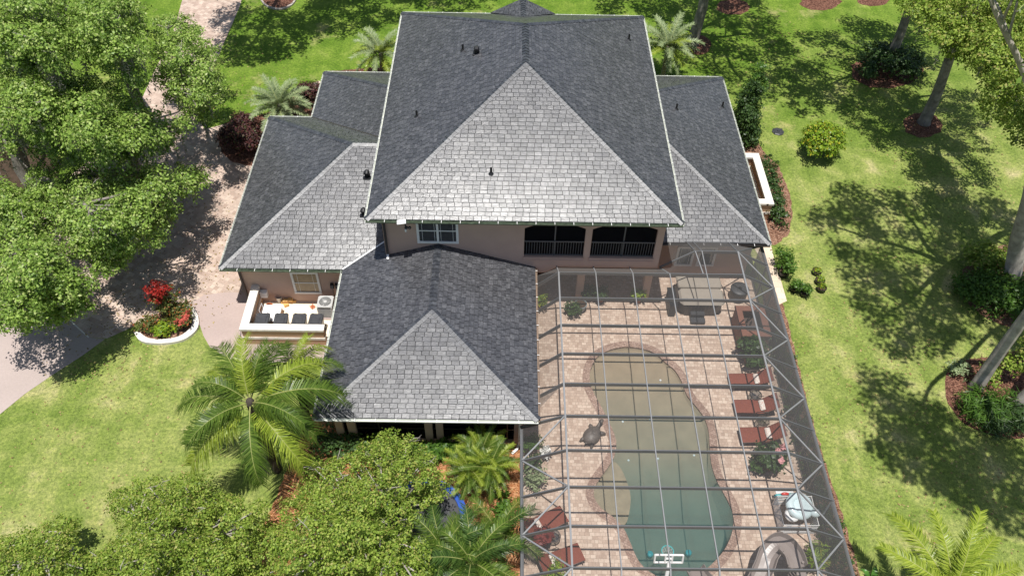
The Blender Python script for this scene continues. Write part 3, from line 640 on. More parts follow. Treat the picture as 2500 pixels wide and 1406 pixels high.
main_roof = roofgroup('main_roof', [(A,B_,E1),(B_,C_,E2,E1),(C_,D_,E2),(D_,A,E1,E2)],
    [(A,E1,0,3),(B_,E1,0,1),(C_,E2,2,1),(D_,E2,2,3),(E1,E2,1,3)],
    [(A,B_,(0,-1,0)),(B_,C_,(1,0,0)),(C_,D_,(0,1,0)),(D_,A,(-1,0,0))],
    [[(XL+.01,.01),(XR-.01,.01),(XR-.01,YB-.01),(XL+.01,YB-.01)]], zU, ['gutter_green','gutter','gutter','gutter'])
# entry gable tower behind the main roof
ex0, ex1, eyb, ez, et = 0.84-1.85, 0.84+1.85, 18.95, 6.37, 0.502
ezr = ez+et*1.85; py_ = YB-(ezr-zU)/tU; ap = (0.84, eyb-1.85, ezr); rp = (0.84, py_, ezr)
ez = zU+0.015; ygb = YB+0.12; ap = (0.84, ygb, ezr); c0_, c1_ = (ex0, ygb, ez), (ex1, ygb, ez)
roofgroup('entry_roof', [(c1_, ap, rp), (ap, c0_, rp)], [(rp,ap,0,1)], [], [], ez, [])
mb = MB(); mb.add([(ex0,ygb,ez-0.2),(ex1,ygb,ez-0.2),(ex1,ygb,ez-0.02),(ap[0],ygb,ezr-0.02),(ex0,ygb,ez-0.02),(ex0,ygb-0.2,ez-0.2),(ex1,ygb-0.2,ez-0.2)],[(0,1,2,3,4),(0,5,6,1)]); mb.build('gable_board', MT['white'], house)
# garage wing + wing behind it
gz = lambda d: zL+tL*d
hx = gX+(gB-gF)/2; gy = (gF+gB)/2; wl_ = XL+S
vx = gF+ (wl_-lL)*tP/tL
G1, G2, G3 = (gX,gF,zL), (gX,gB,zL), (hx,gy,gz((gB-gF)/2))
valS = (wl_, vx, zL+tP*(wl_-lL)); rg = (wl_, gy, G3[2]); valN = (wl_, gB-(wl_-g2X), gz(wl_-g2X)); W1 = (g2X,gB,zL); W2 = (g2X,g2B,zL); Wt = (wl_, g2B-(wl_-g2X), gz(wl_-g2X)); Wb = (wl_,g2B,zL)
garage_roof = roofgroup('garage_roof', [(G1,(lL,gF,zL),valS,rg,G3),(G2,G1,G3),(W1,G2,G3,rg,valN)], [(G1,G3,0,1),(G2,G3,2,1),(G3,rg,0,2)],
    [(G1,(lL-0.02,gF,zL),(0,-1,0)),(G2,G1,(-1,0,0)),(W1,G2,(0,1,0))], [[(gX+.01,gF+.01),(wl_-.01,gF+.01),(wl_-.01,gB-.01),(gX+.01,gB-.01)]], zL, ['gutter_green','gutter','gutter'])
roofgroup('side_wing_roof', [(W2,W1,valN,Wt),(Wb,W2,Wt)], [(W2,Wt,0,1)], [(W2,W1,(-1,0,0)),(Wb,W2,(0,1,0))],
    [[(g2X+.01,gB+.0),(wl_-.01,gB+.0),(wl_-.01,g2B-.01),(g2X+.01,g2B-.01)]], zL, ['gutter','gutter'])
mb = MB(); mb.beam(Vector(W1)+Vector((0,0,0.04)), Vector(valN)+Vector((0,0,0.04)), 0.12, 0.012); mb.build('valley_flashing', MT['bronze'], house)
mb = MB(); mb.beam(Vector((lL,gF,zL+0.045)), Vector(valS)+Vector((0,0,0.045)), 0.07, 0.02); mb.build('valley_strip', MT['white'], house)
# east wing
er = XR-S; d_ = rX-er
H1, H2 = (rX,rF,zL), (rX,rB,zL); T1, T2 = (er,rF+d_,gz(d_)), (er,rB-d_,gz(d_))
east_roof = roofgroup('east_wing_roof', [((er,rF,zL),H1,T1),(H1,H2,T2,T1),(H2,(er,rB,zL),T2)], [(H1,T1,0,1),(H2,T2,2,1)],
    [((er,rF,zL),H1,(0,-1,0)),(H1,H2,(1,0,0)),(H2,(er,rB,zL),(0,1,0))], [[(er+.004,rF+.01),(rX-.01,rF+.01),(rX-.01,rB-.01),(er+.004,rB-.01)]], zL, ['bronze','gutter','gutter'])
# pavilion
lm = (lL+lR)/2; lh = (lR-lL)/2; lz = zL+tP*lh
K1, K2 = (lL,lF,zL), (lR,lF,zL); KA = (lm,lF+lh,lz); KW = (lm,wy0,lz); KI = (lm,valS[1],lz)
pav_roof = roofgroup('pavilion_roof', [(K1,K2,KA),(K2,(lR,wy0,zL),KW,KA),((lL,gF,zL),K1,KA,KI,valS)], [(K1,KA,0,2),(K2,KA,0,1),(KA,KW,1,2)],
    [(K1,K2,(0,-1,0)),(K2,(lR,wy0-0.02,zL),(1,0,0)),((lL,gF,zL),K1,(-1,0,0))], [[(lL+.01,lF+.01),(lR-.01,lF+.01),(lR-.01,wy0-.01),(lL+.01,wy0-.01)]], zL, ['gutter','gutter_brown','gutter'])
# vents on the roofs
def roof_z(x, y, f):
    return {'S': zU+tU*y, 'W': zU+tU*(x-XL), 'E': zU+tU*(XR-x), 'EE': zL+tL*(rX-x), 'GS': zL+tL*(y-gF), 'GW': zL+tL*(x-gX)}[f]
def solve_roof(u, v, f):
    lo, hi = 2.0, 11.0
    g = lambda z: z-roof_z(at(u,v,z).x, at(u,v,z).y, f)
    for _ in range(50):
        m_ = (lo+hi)/2
        if g(m_) > 0: hi = m_
        else: lo = m_
    return at(u, v, lo)
for u, v, f, rf in ((1130,124,'W',main_roof),(1018,285,'W',main_roof),(1535,98,'E',main_roof),(1199,424,'S',main_roof),(1651,267,'EE',east_roof),(1763,262,'EE',east_roof)):
    p = solve_roof(u, v, f); mb = MB()
    mb.lathe((p.x,p.y,p.z-0.1), [(0.055,0),(0.055,0.42),(0.043,0.42),(0.043,0.36)], 12, cap=(True,True)); mb.lathe((p.x,p.y,p.z-0.06), [(0.14,0),(0.13,0.06),(0.06,0.14)], 12)
    mb.build('vent_pipe', MT['black'], rf)
for u, v, f, rf in ((1164,130,'W',main_roof),(897,430,'GS',garage_roof),(889,522,'GS',garage_roof)):
    p = solve_roof(u, v, f); mb = MB()
    mb.tube([(p.x,p.y,p.z-0.05),(p.x,p.y,p.z+0.18),(p.x,p.y-0.03,p.z+0.26),(p.x,p.y-0.12,p.z+0.30),(p.x,p.y-0.2,p.z+0.26)], [0.13,0.13,0.14,0.14,0.12], 12)
    mb.rbox((p.x,p.y,p.z-0.06),(0.4,0.4,0.08),0,0,0.03)
    mb.build('roof_vent', MT['black'], rf)
# windows, downspouts and fittings
def window(x0, x1, z0, z1, y, cols, glassmat, rail=True, trim=0.11):
    mb = MB(); yo = y-0.05
    mb.box(x0,x1,yo,y-0.003,z1-trim,z1); mb.box(x0,x1,yo-0.02,y-0.003,z0,z0+trim); mb.box(x0,x0+trim,yo,y-0.003,z0+trim,z1-trim); mb.box(x1-trim,x1,yo,y-0.003,z0+trim,z1-trim)
    wi = mb.build('window', MT['white'], house)
    mb = MB(); n_ = cols
    for i in range(1, n_): x = x0+trim+(x1-x0-2*trim)*i/n_; mb.box(x-0.05,x+0.05,yo+0.006,y-0.004,z0+trim,z1-trim)
    if rail: mb.box(x0+trim,x1-trim,yo+0.012,y-0.006,(z0+z1)/2-0.025,(z0+z1)/2+0.025)
    ww = (x1-x0-2*trim)/n_
    for i in range(n_):
        for s_ in (0.17,0.83): x = x0+trim+ww*(i+s_); mb.box(x-0.007,x+0.007,y-0.028,y-0.012,z0+trim,z1-trim)
    mb.build('sash', MT['white'], wi)
    mb = MB(); mb.box(x0+trim,x1-trim,y-0.02,y-0.002,z0+trim,z1-trim); mb.build('pane', MT[glassmat], wi)
window(-3.98, -2.10, 4.46, 5.98, wy0, 2, 'glass')
window(-10.25, -8.92, 0.68, 2.20, gF+0.49, 1, 'amber')
for a, b in ((8.6,9.5),(9.7,10.6)): window(a, b, 0.75, 2.1, rF+S, 1, 'glass', False)
def downspout(pts, mat='bronze', r=0.05):
    mb = MB()
    for a, b in zip(pts[:-1], pts[1:]): mb.beam(a, b, 2*r, 1.6*r, 0, (0,1,0) if abs(a[0]-b[0])+abs(a[1]-b[1]) < 0.05 else (0,0,1))
    mb.build('downspout', MT[mat], house)
downspout([(wx0+0.12,-0.05,zU-0.12),(wx0+0.1,wy0-0.06,zU-0.35),(wx0+0.1,wy0-0.06,3.72)])
mb = MB(); mb.beam((wx0+0.1,wy0-0.06,3.72),(wx0+0.12,wy0-0.3,3.62),0.1,0.08); mb.build('downspout_foot', MT['white'], house)
downspout([(gX+0.66,gF-0.06,zL-0.12),(gX+S+0.08,gF+0.43,zL-0.35),(gX+S+0.08,gF+0.43,0.1),(gX+S+0.06,gF+0.1,0.06)])
downspout([(0.9,lF-0.06,zL-0.12),(0.72,py0-0.08,zL-0.4),(0.72,py0-0.08,0.25),(0.62,py0-0.25,0.12),(0.42,py0-0.42,0.06)], 'white')
mb = MB(); c = (-4.45, -0.12, 6.40)
mb.beam((c[0]-0.22,c[1]-0.10,c[2]+0.02),(c[0]+0.16,c[1]-0.06,c[2]+0.05),0.26,0.03); mb.build('solar_panel', MT['white'], house)
mb = MB(); mb.tube([(-4.38,0.0,6.2),(-4.35,-0.02,6.0)],0.03,8); mb.ball((-4.32,-0.05,5.95),(0.09,0.09,0.07),10,6); mb.ball((-4.18,-0.02,5.92),(0.07,0.09,0.07),10,6); mb.build('flood_light', MT['black'], house)
mb = MB(); mb.ball((-4.36,-0.06,5.78),(0.05,0.05,0.09),10,6); mb.build('camera_housing', MT['white'], house)
for x in (-8.34, -8.1):
    mb = MB(); mb.rbox((x,gF+0.40,1.20),(0.17,0.16,0.26),0,0,0.02); mb.tube([(x,gF+0.42,1.2),(x-0.02,gF+0.42,0.7),(x+0.1,gF+0.4,0.35)],0.02,6); mb.build('disconnect_box', MT['black'], house)
mb = MB(); mb.rbox((-11.75,gF+0.36,0.55),(0.36,0.22,0.36),0,0,0.02,1.0); mb.build('meter_box', MT['pvc'], house)
# ---------------------------------------------------------------- screened pool cage
CX = [2.496+1.7155*i for i in range(6)]; RY = lambda r: 1.452 if r == 0 else -0.0367-(r-1)*1.5557
CT, EL, ER, EH, YS = 3.246, 0.776, 12.686, 2.27, -15.6
cage = root('pool_cage', 'grey aluminium pool cage of insect screen over the whole pool deck', 'pool enclosure', (6.7,-6.5,0))
BW, BH = 0.05, 0.17
for r in range(0, 11):
    y = RY(r); mb = MB()
    if r == 0:
        mb.beam((9.04,y,CT-BH/2),(CX[5],y,CT-BH/2),BW,BH); mb.beam((CX[5],y,CT-0.07),(ER,y,EH+0.02),BW,0.12)
        mb.beam((7.27,0.55,3.02),(9.04,y,CT-0.05),BW,0.10)
        for a, b in (((9.04,y),(8.79,2.3)),((9.36,y),(9.1,2.3)),((CX[5],y),(10.82,2.3))): mb.beam((a[0],a[1],CT-0.05),(b[0],b[1],2.96),BW,0.08)
        mb.beam((CX[5],y,CT-0.05),(ER,2.78,EH+0.03),BW,0.10); mb.beam((8.7,2.33,2.93),(12.4,2.33,2.93),0.05,0.06)
    else:
        mb.beam((CX[0],y,CT-BH/2),(CX[5],y,CT-BH/2),BW,BH)
        mb.beam((CX[0],y,CT-0.08),(EL,y,EH+0.02) if r > 5 else (1.42,y,2.12),BW,0.16); mb.beam((CX[5],y,CT-0.07),(ER,y,EH+0.02),BW,0.13)
    mb.build('roof_beam', MT['alu'], cage)
for c in range(6):
    x = CX[c]; y0 = 1.452 if c >= 4 else RY(1); mb = MB(); w_ = 0.07 if c in (0,5) else 0.042
    mb.beam((x,y0,CT-0.035),(x,RY(10),CT-0.035),w_,0.075)
    if c < 4: mb.beam((x,y0,CT-0.045),(x-0.06 if c < 3 else 7.30,0.55,2.97),0.05,0.06)
    mb.beam((x,RY(10),CT-0.05),(x,YS,EH+0.02),0.05,0.10)
    mb.build('purlin', MT['alu_dark'], cage)
mb = MB(); mb.beam((9.04,1.452,CT-0.04),(9.2,RY(1),CT-0.04),0.05,0.07); mb.build('purlin', MT['alu_dark'], cage)
for x, y0 in ((EL,-7.92),(ER,2.9)):
    mb = MB(); mb.beam((x,y0,EH),(x,YS,EH),0.12,0.11); mb.build('eave_rail', MT['alu'], cage)
    mb = MB(); mb.beam((x,y0,0.09),(x,YS,0.09),0.06,0.14); mb.build('base_rail', MT['alu'], cage)
    mb = MB(); mb.beam((x,y0,0.95),(x,YS,0.95),0.04,0.05); mb.build('chair_rail', MT['alu'], cage)
mb = MB(); mb.beam((EL,YS,EH),(ER,YS,EH),0.12,0.11); mb.build('eave_rail', MT['alu'], cage)
mb = MB(); mb.beam((EL,YS,0.09),(ER,YS,0.09),0.06,0.14); mb.build('base_rail', MT['alu'], cage)
for r in range(0, 11):
    for x in (EL, ER):
        if x == EL and r < 6: continue
        mb = MB(); mb.box(x-0.025,x+0.025,RY(r)-0.05,RY(r)+0.05,0.15,EH-0.05)
        mb.box(x-0.066,x+0.066,RY(r)-0.035,RY(r)+0.035,EH+0.056,EH+0.068); mb.build('post', MT['alu'], cage)
for x in (EL, ER): mb = MB(); mb.box(x-0.05,x+0.05,YS-0.05,YS+0.05,0.15,EH-0.05); mb.build('post', MT['alu'], cage)
for x in CX: mb = MB(); mb.box(x-0.025,x+0.025,YS-0.05,YS+0.05,0.15,EH-0.05); mb.build('post', MT['alu'], cage)
def brace(a, b):
    mb = MB(); mb.beam(a, b, 0.058, 0.05); mb.build('brace', MT['alu_dark'], cage)
for r in range(0, 10):
    if r % 2 == 0: brace((CX[5],RY(r),CT-0.04),(ER,RY(r+1),EH+0.06))
    else: brace((ER,RY(r),EH+0.06),(CX[5],RY(r+1),CT-0.04))
for r in range(6, 10):
    if r % 2 == 0: brace((CX[0],RY(r),CT-0.04),(EL,RY(r+1),EH+0.06))
    else: brace((EL,RY(r),EH+0.06),(CX[0],RY(r+1),CT-0.04))
brace((CX[0],RY(10),CT-0.04),(EL,YS,EH+0.06)); brace((CX[5],RY(10),CT-0.04),(ER,YS,EH+0.06))
zs = CT-0.006
mb = MB(); mb.quad((CX[0],RY(10),zs),(CX[5],RY(10),zs),(CX[5],RY(1),zs),(CX[0],RY(1),zs)); mb.quad((9.04,RY(1),zs),(CX[5],RY(1),zs),(CX[5],1.452,zs),(9.04,1.452,zs))
mb.build('roof_screen', MT['screen'], cage)
mb = MB(); sl = lambda a: (a[0],a[1],a[2]-0.01)
def sq(*p): mb.add([sl(x) for x in p], [tuple(range(len(p)))])
sq((CX[5],RY(10),CT),(ER,RY(10),EH+.06),(ER,1.452,EH+.06),(CX[5],1.452,CT)); sq((CX[0],RY(1),CT),(1.42,RY(1),2.2),(1.42,RY(5),2.2),(CX[0],RY(5),CT)); sq((CX[0],RY(5),CT),(1.42,RY(5),2.2),(EL,RY(6),EH+.06),(CX[0],RY(6),CT)); sq((CX[0],RY(6),CT),(EL,RY(6),EH+.06),(EL,RY(10),EH+.06),(CX[0],RY(10),CT))
sq((CX[0],RY(10),CT),(EL,YS,EH+.06),(ER,YS,EH+.06),(CX[5],RY(10),CT)); sq((EL,RY(10),EH+.06),(EL,YS,EH+.06),(CX[0],RY(10),CT)); sq((ER,YS,EH+.06),(ER,RY(10),EH+.06),(CX[5],RY(10),CT))
sq((CX[0],RY(1),CT),(CX[3],RY(1),CT),(7.28,0.54,2.97),(CX[0],0.54,2.97)); sq((CX[0],RY(1),CT),(CX[0],0.54,2.97),(1.5,0.54,2.3),(1.42,RY(1),2.2))
sq((CX[3],RY(1),CT),(9.04,RY(1),CT),(9.04,1.452,CT),(7.28,0.54,3.02)); sq((9.04,1.452,CT),(CX[5],1.452,CT),(10.82,2.3,2.97),(8.79,2.3,2.97)); sq((7.28,0.54,3.02),(9.04,1.452,CT),(8.79,2.3,2.97),(7.28,2.3,2.97))
sq((CX[5],1.452,CT),(ER,2.78,EH+.06),(12.4,2.3,2.97),(10.82,2.3,2.97)); sq((CX[5],1.452,CT),(ER,1.452,EH+.06),(ER,2.78,EH+.06))
mb.build('mansard_screen', MT['screen'], cage)
mb = MB(); mb.quad((ER,2.9,0.1),(ER,YS,0.1),(ER,YS,EH),(ER,2.9,EH)); mb.quad((EL,-7.92,0.1),(EL,YS,0.1),(EL,YS,EH),(EL,-7.92,EH)); mb.quad((EL,YS,0.1),(ER,YS,0.1),(ER,YS,EH),(EL,YS,EH))
mb.build('wall_screen', MT['screen'], cage)
# ---------------------------------------------------------------- things on the deck
def make_lounger():
    r = root('sun_lounger', 'x', 'sun lounger', (0,0,0), 'red sun loungers in the pool cage')
    W_ = 0.37; mb = MB(); an = R(42); bl = 0.78; hx_, hz_ = 1.22+bl*math.cos(an), 0.36+bl*math.sin(an)
    for s_ in (-1, 1):
        mb.tube([(0.0,s_*W_,0.33),(0.06,s_*W_,0.355),(1.22,s_*W_,0.355)],0.022,7); mb.tube([(1.22,s_*W_,0.355),(hx_,s_*W_,hz_)],0.02,7)
        mb.tube([(0.75,s_*(W_+.03),0.36),(0.85,s_*(W_+.05),0.55),(1.35,s_*(W_+.05),0.55)],0.018,7)
    mb.tube([(0.0,-W_,0.33),(0.0,W_,0.33)],0.022,7); mb.tube([(hx_,-W_,hz_),(hx_,W_,hz_)],0.02,7); mb.tube([(1.22,-W_,0.35),(1.22,W_,0.35)],0.02,7)
    mb.build('frame', MT['steel'], r, True)
    mb = MB(); n_ = 10
    def slab(f0, f1, n_, z_off):
        for side in (0,):
            vs = []; 
            for i in range(n_+1):
                t = i/n_; c = f0+(f1-f0)*t; nx = Vector((-(f1-f0).z,0,(f1-f0).x)).normalized()
                e = 0.022*min(1, 6*min(t,1-t)+0.35)
                for yy, k in ((-W_-.01,0.0),(-W_+.04,1.0),(0,1.15),(W_-.04,1.0),(W_+.01,0.0)): vs.append(c+nx*(e*k*1.6+0.012)+Vector((0,yy,0)))
            b = len(mb.v); mb.add(vs, [(i*5+k,(i+1)*5+k,(i+1)*5+k+1,i*5+k+1) for i in range(n_) for k in range(4)])
            mb.add([v-Vector((0,0,0.035)) for v in vs[::1]], [(i*5+k+1,(i+1)*5+k+1,(i+1)*5+k,i*5+k) for i in range(n_) for k in range(4)])
    slab(Vector((-0.02,0,0.36)), Vector((1.2,0,0.36)), 8, 0); mb.build('seat', MT['red'], r, True)
    mb = MB(); slab(Vector((1.24,0,0.37)), Vector((hx_,0,hz_+0.01)), 8, 0)
    for k in range(1, 6): t = k/6; mb.beam((1.24+(hx_-1.24)*t-0.02,-W_,0.37+(hz_-.36)*t+.055),(1.24+(hx_-1.24)*t-0.02,W_,0.37+(hz_-.36)*t+.055),0.02,0.008)
    mb.build('backrest', MT['red'], r, True)
    for x in (0.12, 1.15):
        for s_ in (-1, 1): mb = MB(); mb.tube([(x,s_*W_,0.34),(x+(0.05 if x > 1 else -0.05),s_*(W_+0.02),0.0)],0.02,7); mb.build('leg', MT['steel'], r, True)
    return r
proto = make_lounger()
LG = [(10.38,-4.0,0.03,'brick red lounger along the right cage wall, nearest the tall terracotta bar'),
      (10.35,-5.43,0.03,'brick red lounger standing between two round glass tables'),
      (10.33,-6.87,0.03,'brick red lounger beside the pink flowering shrub, its foot toward the pool'),
      (2.52,-10.62,R(207),'brick red lounger turned slantwise at the left cage wall, nearer the pool shelf'),
      (3.12,-12.20,R(202),'brick red lounger at the left cage wall, nearer the basketball hoop')]
fl = NT('floral_print'); v_ = fl.n('TexVoronoi'); v_.inputs['Scale'].default_value = 26; fl.l(fl.geo(), v_.inputs['Vector'])
fl.set(fl.ramp(v_.outputs['Distance'], [(0.0,(0.45,0.05,0.04)),(0.28,(0.5,0.12,0.08)),(0.34,(0.72,0.66,0.58)),(1.0,(0.78,0.74,0.68))]), 0.85, 0, 0.1); MT['floral'] = fl.m
def pillow_mesh(mb, c, a, b, h, rz):
    ct, st = math.cos(rz), math.sin(rz); n_ = 8; vs = []
    for sgn in (1, -1):
        for i in range(n_+1):
            for j in range(n_+1):
                u = -1+2*i/n_; v = -1+2*j/n_; k = (1-u**4)*(1-v**4); x = a*u*(1-0.06*v*v); y = b*v*(1-0.06*u*u); z = sgn*h*math.sqrt(max(k,0))
                vs.append((c[0]+x*ct-y*st, c[1]+x*st+y*ct, c[2]+z+x*0.35))
    m_ = (n_+1)**2; fs = []
    for i in range(n_):
        for j in range(n_):
            q = (i*(n_+1)+j,(i+1)*(n_+1)+j,(i+1)*(n_+1)+j+1,i*(n_+1)+j+1); fs += [q, tuple(m_+x for x in q[::-1])]
    mb.add(vs, fs)
PL = ['floral pillow on the lounger nearest the terracotta bar','floral pillow on the lounger between the two glass tables','floral pillow on the lounger beside the pink flowers','floral pillow on the slanted lounger nearer the pool shelf','floral pillow on the lounger beside the red leaved pot']
for i, (x, y, a, lb) in enumerate(LG):
    o = proto if i == 0 else dup(proto)
    o.location = (x, y, DECK_Z); o.rotation_euler = (0,0,a); o['label'] = lb
    mb = MB(); pillow_mesh(mb, (x+1.17*math.cos(a), y+1.17*math.sin(a), DECK_Z+0.50), 0.11, 0.27, 0.06, a)
    tag(mb.build('pillow', MT['floral'], None, True, (x+1.17*math.cos(a), y+1.17*math.sin(a), DECK_Z+0.44)), PL[i], 'pillow', 'pillows on the red loungers')
def make_table():
    r = root('side_table', 'x', 'table', (0,0,0), 'round glass side tables by the loungers')
    mb = MB(); n_ = 24
    ring_strip(mb, [(0.245*math.cos(2*math.pi*k/n_),0.245*math.sin(2*math.pi*k/n_)) for k in range(n_)], [(0.28*math.cos(2*math.pi*k/n_),0.28*math.sin(2*math.pi*k/n_)) for k in range(n_)], 0.44, 0.47)
    mb.build('rim', MT['steel'], r)
    mb = MB(); mb.lathe((0,0,0.45),[(0.244,0),(0.244,0.01)],24); mb.build('glass_top', MT['tableglass'], r)
    for k in range(4): a = k*math.pi/2+0.4; mb = MB(); mb.tube([(0.25*math.cos(a),0.25*math.sin(a),0.44),(0.12*math.cos(a),0.12*math.sin(a),0.22),(0.24*math.cos(a),0.24*math.sin(a),0.0)],0.014,6); mb.build('leg', MT['steel'], r)
    return r
tg = NT('table_glass'); d1 = tg.n('BsdfTransparent'); d1.inputs[0].default_value = (0.72,0.74,0.73,1); g1 = tg.n('BsdfGlossy'); g1.inputs[1].default_value = 0.05; m1 = tg.n('MixShader'); m1.inputs[0].default_value = 0.12
tg.l(d1.outputs[0], m1.inputs[1]); tg.l(g1.outputs[0], m1.inputs[2]); tg.l(m1.outputs[0], tg.out.inputs[0]); MT['tableglass'] = tg.m
tb = make_table()
for i, (x, y, lb) in enumerate([(11.36,-4.83,'round glass side table between the middle lounger and the one by the bar'),(11.42,-6.2,'round glass side table between the middle lounger and the pink flowers'),(2.07,-11.62,'round glass side table beside the potted red leaves at the left cage wall')]):
    o = tb if i == 0 else dup(tb); o.location = (x,y,DECK_Z); o['label'] = lb
# hot tub
tub = root('hot_tub', 'square hot tub with rounded corners under a flat taupe cover', 'hot tub', (9.65,1.08,DECK_Z))
mb = MB(); mb.rbox((9.65,1.06,DECK_Z),(2.16,1.86,0.86),0,0,0.34); mb.build('shell', MT['tubside'], tub)
mb = MB()
for k in range(9): x = 8.98+k*0.17; mb.box(x-0.012,x+0.012,0.118,0.129,0.1,0.8)
mb.build('side_panel', MT['steel'], tub)
mb = MB(); mb.rbox((9.65,1.60,DECK_Z+0.87),(2.2,0.90,0.10),0,0,0.10); mb.rbox((9.65,0.60,DECK_Z+0.87),(2.2,1.08,0.10),0,0,0.16); mb.box(8.6,10.7,1.135,1.155,DECK_Z+0.87,DECK_Z+0.975); mb.build('cover', MT['taupe'], tub)
mb = MB(); mb.tube([(8.52,0.5,0.5),(8.52,1.1,1.12),(8.52,1.4,1.12)],0.02,6); mb.tube([(10.79,0.5,0.5),(10.79,1.1,1.12)],0.02,6); mb.build('cover_lifter', MT['steel'], tub)
st = root('tub_steps', 'dark grey two step plastic stairs in front of the hot tub', 'steps', (9.45,-0.12,DECK_Z))
mb = MB(); mb.rbox((9.47,-0.28,DECK_Z),(0.72,0.32,0.19),0,0,0.03); mb.build('lower_step', MT['charcoal'], st)
mb = MB(); mb.rbox((9.47,0.00,DECK_Z),(0.70,0.24,0.38),0,0,0.03); mb.build('upper_step', MT['charcoal'], st)
pn = root('tub_cabinet', 'tall narrow charcoal cabinet standing against the left side of the hot tub', 'cabinet', (8.22,0.55,DECK_Z))
mb = MB(); mb.rbox((8.24,0.62,DECK_Z),(0.34,1.15,0.80),0,0,0.03); mb.build('cabinet_body', MT['charcoal'], pn)
mb = MB(); mb.rbox((8.24,0.62,DECK_Z+0.802),(0.40,1.22,0.05),0,0,0.02); mb.build('cabinet_top', MT['black'], pn)
fp = root('covered_table', 'round black covered table in the back right corner of the cage', 'table', (11.75,1.35,DECK_Z))
mb = MB(); mb.lathe((11.72,1.35,DECK_Z),[(0.42,0.0),(0.44,0.6),(0.46,0.68),(0.43,0.72),(0.2,0.735)],24); mb.build('table_cover', MT['charcoal'], fp, True)
mb = MB(); mb.lathe((11.72,1.35,DECK_Z+0.735),[(0.10,0),(0.05,0.05),(0.02,0.08)],12); mb.build('umbrella_cap', MT['black'], fp)
# terracotta bar
bar = root('outdoor_bar', 'tall hollow terracotta coloured bar with a wide counter ring, at the right cage wall', 'bar', (11.8,-1.0,DECK_Z))
x0,x1,y0,y1 = 11.16,12.48,-1.92,-0.16
mb = MB(); t_ = 0.08
mb.box(x0,x1,y0,y0+t_,DECK_Z,1.02); mb.box(x0,x1,y1-t_,y1,DECK_Z,1.02); mb.box(x0,x0+t_,y0+t_,y1-t_,DECK_Z,1.02); mb.box(x1-t_,x1,y0+t_,y1-t_,DECK_Z,1.02)
mb.build('bar_wall', MT['terracotta'], bar)
mb = MB(); ring_strip(mb,[(x0+.26,y0+.26),(x1-.26,y0+.26),(x1-.26,y1-.26),(x0+.26,y1-.26)],[(x0-.05,y0-.05),(x1+.05,y0-.05),(x1+.05,y1+.05),(x0-.05,y1+.05)],1.021,1.10); mb.build('counter', MT['terracotta'], bar)
mb = MB(); mb.box(x0+t_,x1-t_,y0+t_,y1-t_,0.25,0.45); mb.build('inner_shelf', MT['steel'], bar)
for i in range(3):
    mb = MB(); c = (11.62+0.13*i,-0.95+0.17*((i*2)%3),0.45); mb.lathe(c,[(0.045,0),(0.05,0.2),(0.02,0.27),(0.02,0.33)],10)
    tag(mb.build('bottle', MT[('bronze','charcoal','glass')[i]], None, True, c), 'small dark bottle standing inside the hollow terracotta bar', 'bottle', 'bottles inside the bar')
# turtle statue
def turtle():
    c = at(1446,1060,0.25); a = R(54); r = root('turtle_statue', 'large dark bronze sea turtle statue at the pool edge, head raised toward the water', 'statue', (c.x,c.y,DECK_Z))
    ct, st_ = math.cos(a), math.sin(a)
    def T(p): return (c.x+p[0]*ct-p[1]*st_, c.y+p[0]*st_+p[1]*ct, DECK_Z+p[2])
    mb = MB(); n_, m_ = 28, 12; vs = []; fs = []
    for i in range(m_+1):
        ph = i/m_*math.pi/2
        for k in range(n_):
            th = 2*math.pi*k/n_; q = math.cos(ph)
            scute = 0.012*math.cos(7*th)*math.sin(3*ph)
            egg = 1-0.12*math.cos(th)
            vs.append(T((0.48*q*math.cos(th), 0.36*q*egg*math.sin(th), 0.16+(0.27+scute)*math.sin(ph)+0.01*q)))
    for i in range(m_):
        for k in range(n_): j = (k+1)%n_; fs.append((i*n_+k,i*n_+j,(i+1)*n_+j,(i+1)*n_+k))
    mb.add(vs, fs); mb.lathe((0,0,0),[(0,0)],3,cap=(False,False))
    mb.v = mb.v[:-3]; mb.build('shell', MT['turtle'], r, True)
    mb = MB(); mb.tube([T((0.36,0,0.2)),T((0.5,0,0.28)),T((0.62,0.0,0.38)),T((0.70,0,0.40)),T((0.78,0,0.385)),T((0.84,0,0.36))],[0.11,0.085,0.07,0.085,0.075,0.03],12)
    for s_ in (-1,1):
        mb.tube([T((0.26,s_*0.20,0.18)),T((0.38,s_*0.30,0.11)),T((0.43,s_*0.38,0.05)),T((0.42,s_*0.42,0.03))],[0.10,0.095,0.08,0.04],8)
        mb.tube([T((-0.32,s_*0.2,0.16)),T((-0.42,s_*0.26,0.09)),T((-0.52,s_*0.29,0.035))],[0.10,0.08,0.04],8)
    mb.tube([T((-0.42,0,0.17)),T((-0.56,0,0.10)),T((-0.62,0,0.06))],[0.06,0.035,0.01],8)
    mb.build('body', MT['turtle'], r, True)
turtle()
